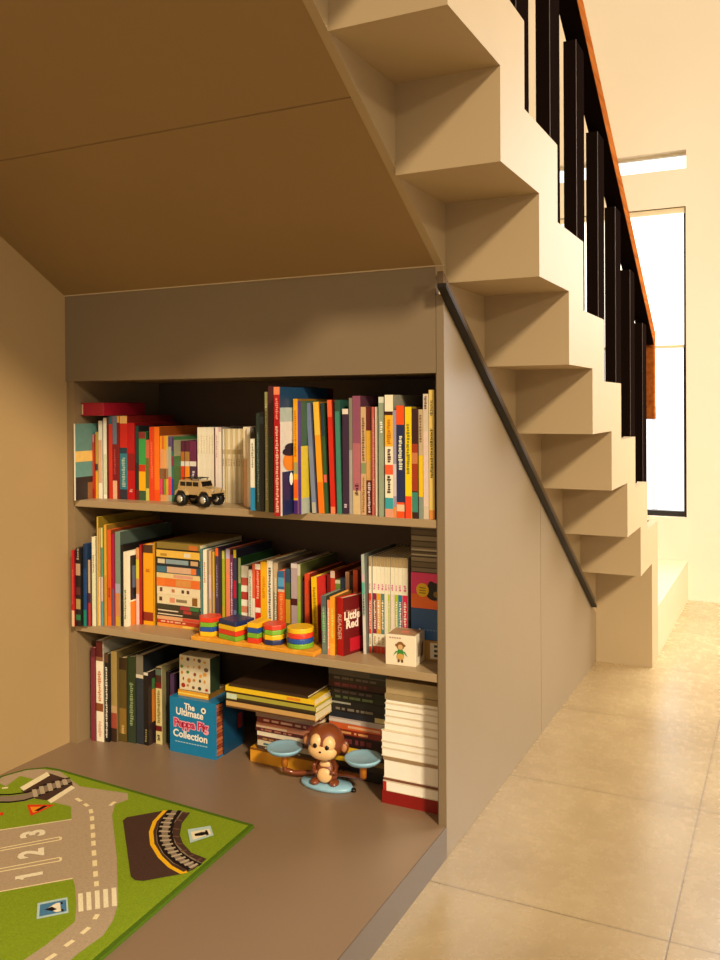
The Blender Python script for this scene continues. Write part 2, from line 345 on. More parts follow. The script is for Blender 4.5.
("S1", 0.941, 0.9471, 0.015, 0.2, 0.2512, 0, "efdcb8", [], "very slim cream book right of the rose red one", ""),
("S1", 0.9531, 0.9667, 0.007, 0.2, 0.274, 0, "9aa88e", [("b", 0, 0.05, "cdd2b0"), ("t", 0.2, 0.3, "e8e8d0")], "tall grey green book left of the dotted cream one", ""),
("S1", 0.9706, 0.9906, 0.003, 0.2, 0.2783, 0, "e9d9a8", [("b", 0.135, 0.165, "3a1410"), ("b", 0.165, 0.42, "f0b42c"), ("t", 0.2, 0.4, "c07818"), ("b", 0.57, 0.65, "e8643c"), ("t", 0.44, 0.55, "5a3030"), ("t", 0.66, 0.8, "3a2a2a"), ("b", 0.84, 0.93, "38a0a8"), ("b", 0.93, 1, "e8a080")], "wide cream book with yellow block and dark dots on its spine", ""),
("S1", 0.9909, 0.9988, 0.003, 0.2, 0.2442, 0, "a098b0", [("b", 0.5, 0.8, "c8b8c0"), ("b", 0.9, 1, "e09050")], "slim lilac grey book left of the orange and navy one", ""),
("S1", 0.9993, 1.0186, 0.003, 0.2, 0.2539, 0, "1f2a58", [("b", 0, 0.17, "ee5a1c"), ("b", 0.86, 1, "ee5a24"), ("b", 0.88, 0.94, "ecc8a0"), ("t", 0.27, 0.57, "d8dca8")], "navy spined book with orange head and foot on the top shelf", ""),
("S1", 1.0205, 1.036, 0.003, 0.2, 0.2509, 0, "f2cf1c", [("b", 0.8, 1, "e8502c"), ("t", 0.15, 0.6, "8a8a2a")], "bright yellow book with red orange foot on the top shelf", ""),
("S1", 1.0363, 1.0504, 0.005, 0.2, 0.247, 0, "3a1a1c", [("b", 0.32, 0.75, "9a3a20"), ("b", 0.4, 0.5, "c07a50"), ("b", 0.76, 0.94, "3a8a78")], "dark maroon book with rust and teal artwork on the top shelf", ""),
("S1", 1.0507, 1.0608, 0.01, 0.2, 0.2451, 0, "cdb388", [("b", 0.42, 0.8, "f0c41c"), ("b", 0.8, 1, "8c9a88"), ("t", 0.05, 0.3, "8a6a4a")], "tan book with yellow band and grey green foot on the top shelf", ""),
("S1", 1.0618, 1.074, 0.01, 0.2, 0.2797, 0, "cbb08c", [("b", 0.3, 0.9, "d8b09a"), ("t", 0.02, 0.12, "6a5a4a")], "tall beige book second from the right end of the top shelf", ""),
("S1", 1.0747, 1.0876, 0.012, 0.2, 0.2885, 0, "e2c46c", [("b", 0.93, 1, "d89048"), ("t", 0.3, 0.68, "6a6030"), ("t", 0.08, 0.2, "8a8060")], "tall pale yellow book at the right end of the top shelf", ""),
("S2", 0.0384, 0.0479, -0.022, 0.22, 0.2074, 0, "b81a28", [("b", 0.79, 1, "e6c29a"), ("t", 0.25, 0.7, "d85a50")], "red book with cream foot at the left end of the middle shelf", ""),
("S2", 0.0486, 0.0647, -0.016, 0.22, 0.2143, 0, "201c1c", [("b", 0.2, 0.35, "c09a7a"), ("b", 0.5, 0.6, "5a2a2a"), ("b", 0.65, 0.78, "a8905a"), ("b", 0.85, 0.92, "2a7a4a"), ("t", 0.0, 0.15, "a89a80")], "black book with picture patches, second on the middle shelf", ""),
("S2", 0.0667, 0.077, -0.007, 0.22, 0.2248, 0, "1f4a80", [("b", 0.0, 0.3, "1c3458"), ("b", 0.8, 1, "208a70")], "blue book with green foot on the middle shelf, left end", ""),
("S2", 0.0775, 0.0851, 0.0, 0.2, 0.1807, 0, "5a2a3a", [("b", 0.65, 1, "c83a2c"), ("b", 0, 0.5, "cdb080")], "short dark red and tan book beside the blue one", ""),
("S2", 0.0854, 0.0971, 0.006, 0.22, 0.2432, 0, "e2d8a4", [("b", 0.4, 0.8, "d9dc9a"), ("t", 0.2, 0.4, "b8a880")], "tall cream green book on the middle shelf, left part", ""),
("S2", 0.0974, 0.1013, 0.013, 0.22, 0.2973, 0, "d8b038", [], "tallest thin yellow book sticking up on the middle shelf", ""),
("S2", 0.1016, 0.1064, 0.015, 0.22, 0.2672, 0, "c8a070", [("b", 0.5, 1, "d8b8a8")], "very thin tan book right of the tallest yellow one", ""),
("S2", 0.1067, 0.1135, 0.018, 0.22, 0.2672, 0, "5c9a78", [("b", 0.5, 0.75, "c8a8a0"), ("b", 0.75, 1, "60a0a8"), ("b", 0, 0.2, "d9c86a")], "thin green book with pastel foot on the middle shelf", ""),
("S2", 0.1138, 0.1218, 0.022, 0.22, 0.2753, 0, "dba438", [("b", 0.5, 1, "c8903a")], "thin golden yellow book on the middle shelf, left part", ""),
("S2", 0.1221, 0.1343, 0.026, 0.22, 0.2618, 0, "d2602c", [("t", 0.6, 0.7, "8a2a1a"), ("b", 0.9, 1, "e07030")], "orange red book among thin ones on the middle shelf", ""),
("S2", 0.1346, 0.1421, 0.03, 0.22, 0.2509, 0, "a81c48", [("b", 0.6, 1, "6a5a7a")], "thin crimson book with mauve foot on the middle shelf", ""),
("S2", 0.1424, 0.1597, 0.034, 0.22, 0.2565, 0, "7c9484", [("b", 0.55, 0.65, "a8a8c0"), ("b", 0.65, 0.9, "c88a5a"), ("b", 0.9, 1, "c8a03a")], "grey green book with brown lower spine on the middle shelf", ""),
("S2", 0.16, 0.1676, 0.036, 0.22, 0.2216, 0, "1a1614", [], "thin black book beside the framed cover book on the middle shelf", ""),
("S2", 0.1679, 0.1798, 0.038, 0.21, 0.2029, 0, "e2d2a8", [("c", 0, 1, 0, 1, "e0cfa6"), ("c", 0.06, 1, 0.06, 0.66, "1c1c24"), ("c", 0.1, 0.9, 0.2, 0.5, "5a6478"), ("c", 0.06, 1, 0.68, 1, "dd7a24"), ("t", 0.5, 0.9, "5a8a50")], "cream framed picture book with dark and orange cover, middle shelf", ""),
("S2", 0.1841, 0.1941, 0.07, 0.22, 0.21, 0, "d0905a", [("b", 0.15, 0.4, "d8c840"), ("b", 0.6, 1, "e0a8a0")], "thin peach and yellow book on the middle shelf", ""),
("S2", 0.1944, 0.2013, 0.072, 0.22, 0.2186, 0, "a81c1c", [], "thin deep red book left of the golden yellow one", ""),
("S2", 0.2026, 0.2362, 0.078, 0.22, 0.2191, 0, "eea41c", [("b", 0, 0.1, "4a3020"), ("b", 0.84, 0.95, "8a2a14"), ("t", 0.3, 0.34, "c06a14")], "wide golden yellow book left of the horizontal pile", ""),
("S2", 0.2365, 0.2399, 0.08, 0.22, 0.2255, 0, "c9962c", [], "very thin ochre book touching the horizontal pile", ""),
("S2", 0.3911, 0.396, 0.084, 0.18, 0.219, 0, "4a8a88", [("b", 0.8, 1, "2a6a60")], "thin teal book right of the horizontal pile", ""),
("S2", 0.3966, 0.4079, 0.088, 0.18, 0.2165, 0, "ecdcb4", [("t", 0.15, 0.4, "d8a080"), ("b", 0.9, 1, "a08a70")], "cream book right of the thin teal one on the middle shelf", ""),
("S2", 0.4095, 0.4164, 0.096, 0.18, 0.2132, 0, "dcb488", [("b", 0.3, 0.6, "d8a0a0")], "slim tan pink book behind the red topped blocks", ""),
("S2", 0.4168, 0.4224, 0.102, 0.18, 0.2101, 0, "d0a83c", [("b", 0.5, 1, "c8a880")], "slim mustard book behind the blocks on the middle shelf", ""),
("S2", 0.4237, 0.4329, 0.106, 0.18, 0.2208, 0, "4a3a58", [("b", 0, 0.1, "ee6a24"), ("t", 0.2, 0.6, "a090b0")], "dark purple book with orange cap on the middle shelf", ""),
("S2", 0.4335, 0.4408, 0.122, 0.18, 0.2109, 0, "aab42e", [("b", 0.0, 0.1, "d8d06a"), ("b", 0.7, 1, "d0b030")], "slim lime green book on the middle shelf", ""),
("S2", 0.4416, 0.454, 0.128, 0.18, 0.216, 0, "e88868", [("b", 0, 0.12, "b8a0d0"), ("b", 0.12, 0.3, "e09070")], "salmon pink book with lilac head on the middle shelf", ""),
("S2", 0.4557, 0.4644, 0.128, 0.18, 0.2008, 0, "7a3a6a", [("t", 0.1, 0.9, "d8b8d0")], "slim plum book with pale marks on the middle shelf", ""),
("S2", 0.4647, 0.4734, 0.13, 0.18, 0.2146, 0, "3a3c5c", [("b", 0, 0.1, "d8c430"), ("b", 0.38, 0.6, "b8203c"), ("b", 0.75, 1, "6a80a8")], "slate blue book with yellow head on the middle shelf", ""),
("S2", 0.4744, 0.4821, 0.138, 0.165, 0.1925, 0, "3a8a3c", [("b", 0, 0.35, "b8c080")], "slim green book left of the white patterned one", ""),
("S2", 0.4824, 0.5047, 0.14, 0.195, 0.1719, 0, "ece4c8", [("b", 0.18, 0.3, "c05a4a"), ("b", 0.4, 0.52, "b04038"), ("b", 0.62, 0.72, "d0886a")], "white book with red picture spots on the middle shelf", ""),
("S2", 0.512, 0.5233, 0.13, 0.2, 0.1649, 0, "d8dcc0", [("t", 0.1, 0.9, "8a9a7a")], "slim pale green book with fine marks on the middle shelf", ""),
("S2", 0.5241, 0.5322, 0.13, 0.2, 0.1815, 0, "e06a4a", [("b", 0.5, 1, "ecd0b0")], "slim coral and cream book on the middle shelf", ""),
("S2", 0.5329, 0.5497, 0.13, 0.2, 0.1825, 0, "cc3222", [("b", 0, 0.08, "ecd8b8"), ("b", 0.63, 0.7, "ecdcc0"), ("t", 0.1, 0.5, "f0b890"), ("b", 0.84, 0.9, "ecdcc0")], "red and white book left of the bright yellow one", ""),
("S2", 0.5504, 0.569, 0.13, 0.2, 0.1891, 0, "f3b81c", [("t", 0.2, 0.5, "d8901c")], "bright yellow book behind the red topped block", ""),
("S2", 0.5702, 0.5864, 0.13, 0.2, 0.1932, 0, "e6dcb8", [("t", 0.08, 0.95, "5a5a4a")], "cream book with dark vertical title on the middle shelf", ""),
("S2", 0.5867, 0.5996, 0.135, 0.2, 0.1882, 0, "c8b088", [("b", 0.4, 1, "8a7a5a"), ("t", 0.2, 0.9, "d8d0a8")], "slim khaki patterned book on the middle shelf", ""),
("S2", 0.6037, 0.6228, 0.13, 0.2, 0.1699, 0, "e8642c", [("b", 0, 0.28, "2a6a9a"), ("b", 0.1, 0.24, "58a0c8"), ("b", 0.28, 0.32, "c8b090"), ("t", 0.35, 0.95, "f0a060")], "orange book with blue picture head on the middle shelf", ""),
("S2", 0.6231, 0.6382, 0.135, 0.2, 0.1754, 0, "4a6a34", [("b", 0, 0.2, "2a5070"), ("b", 0.45, 0.8, "c8a030")], "dark green and yellow book on the middle shelf", ""),
("S2", 0.6432, 0.6617, 0.13, 0.2, 0.1919, 0, "b8a4a8", [("b", 0.47, 0.56, "4a1420"), ("b", 0.9, 1, "2a2a20"), ("b", 0, 0.06, "d0c0b8")], "lilac grey book with dark figure on the middle shelf", ""),
("S2", 0.6623, 0.6707, 0.13, 0.2, 0.1906, 0, "a0a858", [("b", 0.0, 0.15, "c8c0a0"), ("b", 0.5, 0.8, "9ac040")], "slim sage book behind the yellow cylinder blocks", ""),
("S2", 0.6715, 0.6775, 0.138, 0.195, 0.1501, 0, "3a2038", [], "very slim dark plum book left of the orange red one", ""),
("S2", 0.6834, 0.6975, 0.13, 0.2, 0.1682, 0, "d84a2c", [("b", 0.3, 1, "c8502c")], "orange red book left of the slanting yellow one", ""),
("S2", 0.7154, 0.731, 0.115, 0.18, 0.1646, -1.5, "f2c41c", [("t", 0.15, 0.85, "a8841c"), ("c", 0, 1, 0, 1, "cc3a34")], "yellow spined book with pink red cover, leaning on the middle shelf", ""),
("S2", 0.7856, 0.7982, 0.037, 0.095, 0.1398, -1.2, "6a7e70", [("b", 0.3, 0.6, "5f9a64"), ("b", 0.0, 0.18, "5a6468"), ("t", 0.2, 0.8, "a8c0a0")], "slim grey green book left of the peach orange ones", ""),
("S2", 0.8003, 0.8069, 0.036, 0.095, 0.1315, 0, "e8906a", [("t", 0.15, 0.9, "f4d0b0")], "slim peach book left of the amber one on the middle shelf", ""),
("S2", 0.8075, 0.82, 0.036, 0.095, 0.1396, 0, "f0a02c", [("t", 0.2, 0.7, "d8d060"), ("b", 0.8, 1, "f0b040")], "amber orange book left of the red titled fairy tale book", ""),
("S2", 0.8761, 0.8834, 0.078, 0.19, 0.2384, -1.2, "b8c4b8", [("b", 0.28, 0.4, "5ab0a0"), ("t", 0.4, 0.6, "3a4a4a"), ("b", 0.2, 0.27, "d09aa0"), ("b", 0.62, 1, "d4c8b8")], "tall pale grey book with teal marks right of the red titled book", ""),
("S2", 0.8843, 0.8908, 0.092, 0.19, 0.2331, 0, "ecdcb0", [("b", 0, 0.1, "b39a6c"), ("b", 0.38, 0.8, "d8401f"), ("t", 0.45, 0.75, "e9d8b8"), ("t", 0.28, 0.34, "d870a0"), ("b", 0.93, 1, "cf4428"), ("t", 0.83, 0.91, "c8a070")], "cream set volume with orange red middle block, on the middle shelf", ""),
("S2", 0.8911, 0.9013, 0.1, 0.19, 0.2318, 0, "ecdcb0", [("b", 0, 0.1, "b39a6c"), ("b", 0.38, 0.8, "8e1c4a"), ("t", 0.45, 0.75, "e9d8b8"), ("t", 0.28, 0.34, "d870a0"), ("b", 0.93, 1, "cf4428"), ("t", 0.83, 0.91, "c8a070")], "cream set volume with magenta middle block, on the middle shelf", ""),
("S2", 0.9018, 0.912, 0.1, 0.19, 0.2321, 0, "ecdcb0", [("b", 0, 0.1, "b39a6c"), ("b", 0.38, 0.8, "e0a41c"), ("t", 0.45, 0.75, "e9d8b8"), ("t", 0.28, 0.34, "d870a0"), ("b", 0.93, 1, "cf4428"), ("t", 0.83, 0.91, "c8a070")], "cream set volume with amber middle block, on the middle shelf", ""),
("S2", 0.9125, 0.9221, 0.1, 0.19, 0.2324, 0, "ecdcb0", [("b", 0, 0.1, "b39a6c"), ("b", 0.38, 0.8, "5f8a86"), ("t", 0.45, 0.75, "e9d8b8"), ("t", 0.28, 0.34, "d870a0"), ("b", 0.93, 1, "cf4428"), ("t", 0.83, 0.91, "c8a070")], "cream set volume with grey teal middle block, on the middle shelf", ""),
("S2", 0.9226, 0.9311, 0.1, 0.19, 0.2326, 0, "ecdcb0", [("b", 0, 0.1, "b39a6c"), ("b", 0.38, 0.8, "e9dcb4"), ("t", 0.45, 0.75, "e9d8b8"), ("t", 0.28, 0.34, "d870a0"), ("b", 0.93, 1, "cf4428"), ("t", 0.83, 0.91, "c8a070")], "cream set volume with cream middle block, on the middle shelf", ""),
("S2", 0.9316, 0.9369, 0.1, 0.19, 0.2327, 0, "ecdcb0", [("b", 0, 0.1, "b39a6c"), ("b", 0.38, 0.8, "b8c832"), ("t", 0.45, 0.75, "e9d8b8"), ("t", 0.28, 0.34, "d870a0"), ("b", 0.93, 1, "cf4428"), ("t", 0.83, 0.91, "c8a070")], "cream set volume with thin lime middle block, on the middle shelf", ""),
("S2", 0.9384, 0.9484, 0.1, 0.19, 0.2331, 0, "ecdcb0", [("b", 0, 0.1, "b39a6c"), ("b", 0.38, 0.8, "ecc0b8"), ("t", 0.45, 0.75, "e9d8b8"), ("t", 0.28, 0.34, "d870a0"), ("b", 0.93, 1, "cf4428"), ("t", 0.83, 0.91, "c8a070")], "cream set volume with pale pink middle block, on the middle shelf", ""),
("S2", 0.9489, 0.9578, 0.1, 0.19, 0.2333, 0, "ecdcb0", [("b", 0, 0.1, "b39a6c"), ("b", 0.38, 0.8, "a9c020"), ("t", 0.45, 0.75, "e9d8b8"), ("t", 0.28, 0.34, "d870a0"), ("b", 0.93, 1, "cf4428"), ("t", 0.83, 0.91, "c8a070")], "cream set volume with lime green middle block, on the middle shelf", ""),
("S2", 0.9583, 0.9688, 0.1, 0.19, 0.2336, 0, "ecdcb0", [("b", 0, 0.1, "b39a6c"), ("b", 0.38, 0.8, "1f7d9c"), ("t", 0.45, 0.75, "e9d8b8"), ("t", 0.28, 0.34, "d870a0"), ("b", 0.93, 1, "cf4428"), ("t", 0.83, 0.91, "c8a070")], "cream set volume with blue middle block, on the middle shelf", ""),
("S2", 0.9693, 0.9827, 0.1, 0.19, 0.234, 0, "ecdcb0", [("b", 0, 0.1, "b39a6c"), ("b", 0.38, 0.8, "e0305a"), ("t", 0.45, 0.75, "e9d8b8"), ("t", 0.28, 0.34, "d870a0"), ("b", 0.93, 1, "cf4428"), ("t", 0.83, 0.91, "c8a070")], "cream set volume with pink red middle block, on the middle shelf", ""),
("S2", 0.7344, 0.7437, 0.155, 0.17, 0.1676, 0, "7a1c1c", [], "dark red book in the back row behind the red titled book", ""),
("S2", 0.7449, 0.7576, 0.155, 0.17, 0.1763, 0, "c8402c", [("b", 0, 0.1, "e0c0a0")], "tomato red book in the back row behind the amber book", ""),
("S2", 0.7586, 0.773, 0.155, 0.17, 0.1545, 0, "6f8a34", [("b", 0, 0.06, "c8c890")], "moss green book in the back row behind the red titled book", ""),
("S2", 0.7742, 0.7868, 0.155, 0.17, 0.1608, 0, "1e3a58", [], "navy book in the back row behind the red titled book", ""),
("S2", 0.788, 0.7988, 0.155, 0.17, 0.1771, 0, "d8a888", [], "peach book in the back row behind the red titled book", ""),
("S2", 0.7999, 0.8084, 0.155, 0.17, 0.1703, 0, "2a1c14", [], "black book in the back row behind the red titled book", ""),
("S2", 0.8096, 0.822, 0.155, 0.17, 0.1839, 0, "dc5a30", [("b", 0.3, 0.5, "ecc890")], "orange book in the back row beside the tall pale grey one", ""),
("S3", 0.0452, 0.0602, 0.04, 0.22, 0.2594, 0, "80303c", [("b", 0.0, 0.1, "5a2028")], "dusky red book at the left end of the bottom shelf", ""),
("S3", 0.0605, 0.0858, 0.045, 0.22, 0.2801, 0, "e6d6a8", [("b", 0, 0.16, "5a1c18"), ("b", 0.16, 0.2, "8a5a3a"), ("t", 0.3, 0.6, "c87a5a"), ("b", 0.62, 0.7, "8a4a20"), ("t", 0.8, 0.95, "d8a890")], "cream book with dark red head on the bottom shelf", ""),
("S3", 0.0861, 0.1005, 0.05, 0.22, 0.2453, 0, "161212", [("b", 0.0, 0.1, "5a3a20"), ("t", 0.15, 0.95, "d8d0b8")], "black book with white lettering on the bottom shelf", ""),
("S3", 0.1008, 0.1209, 0.06, 0.22, 0.2504, 0, "a08850", [("b", 0.6, 0.68, "c8a070"), ("b", 0.68, 0.85, "9a4a3a"), ("b", 0.85, 1, "3a2418")], "tan brown book with picture foot on the bottom shelf", ""),
("S3", 0.1212, 0.1459, 0.07, 0.22, 0.2336, 0, "5c4a1c", [("b", 0.0, 0.14, "33200e"), ("b", 0.6, 0.9, "8a6a2a"), ("t", 0.8, 0.9, "c8a868")], "olive brown book on the bottom shelf", ""),
("S3", 0.1462, 0.1739, 0.075, 0.22, 0.2382, 0, "28381c", [("b", 0.5, 1, "2f3c2a"), ("t", 0.3, 0.8, "8a9a6a")], "dark moss green book on the bottom shelf", ""),
("S3", 0.1742, 0.1996, 0.078, 0.22, 0.2462, 0, "27303a", [("b", 0, 0.22, "7a7260"), ("b", 0.22, 0.26, "c8b890")], "dark slate book with grey head on the bottom shelf", ""),
("S3", 0.2005, 0.2159, 0.078, 0.15, 0.2006, 0, "140f10", [("b", 0, 0.04, "c8bca0"), ("t", 0.78, 0.95, "8a8050"), ("c", 0, 1, 0, 1, "2a1c1c"), ("c", 0.1, 1, 0.25, 0.7, "b0702a"), ("c", 0.3, 1, 0.4, 0.75, "8a2a50"), ("c", 0.1, 1, 0.1, 0.25, "3a6a3a")], "short black book with colourful cover on the bottom shelf", ""),
("S3", 0.224, 0.2451, 0.1, 0.22, 0.2112, 0, "d9c88a", [("b", 0, 0.2, "4a2a1c"), ("b", 0.02, 0.1, "5a6a5a"), ("b", 0.2, 0.27, "7a1c18"), ("t", 0.3, 0.72, "8a7a2c"), ("b", 0.76, 0.83, "6a1814"), ("t", 0.88, 0.95, "4a3a28")], "wide cream book with dark red bands beside the blue box", ""),
("S3", 0.2454, 0.2558, 0.118, 0.215, 0.1964, 0, "1c1818", [], "thin black book left of the purple one on the bottom shelf", ""),
("S3", 0.2579, 0.2714, 0.12, 0.215, 0.1921, 0, "4a2f52", [("b", 0.3, 0.35, "a02a3a")], "slim dark purple book rising behind the blue boxed set", ""),
]
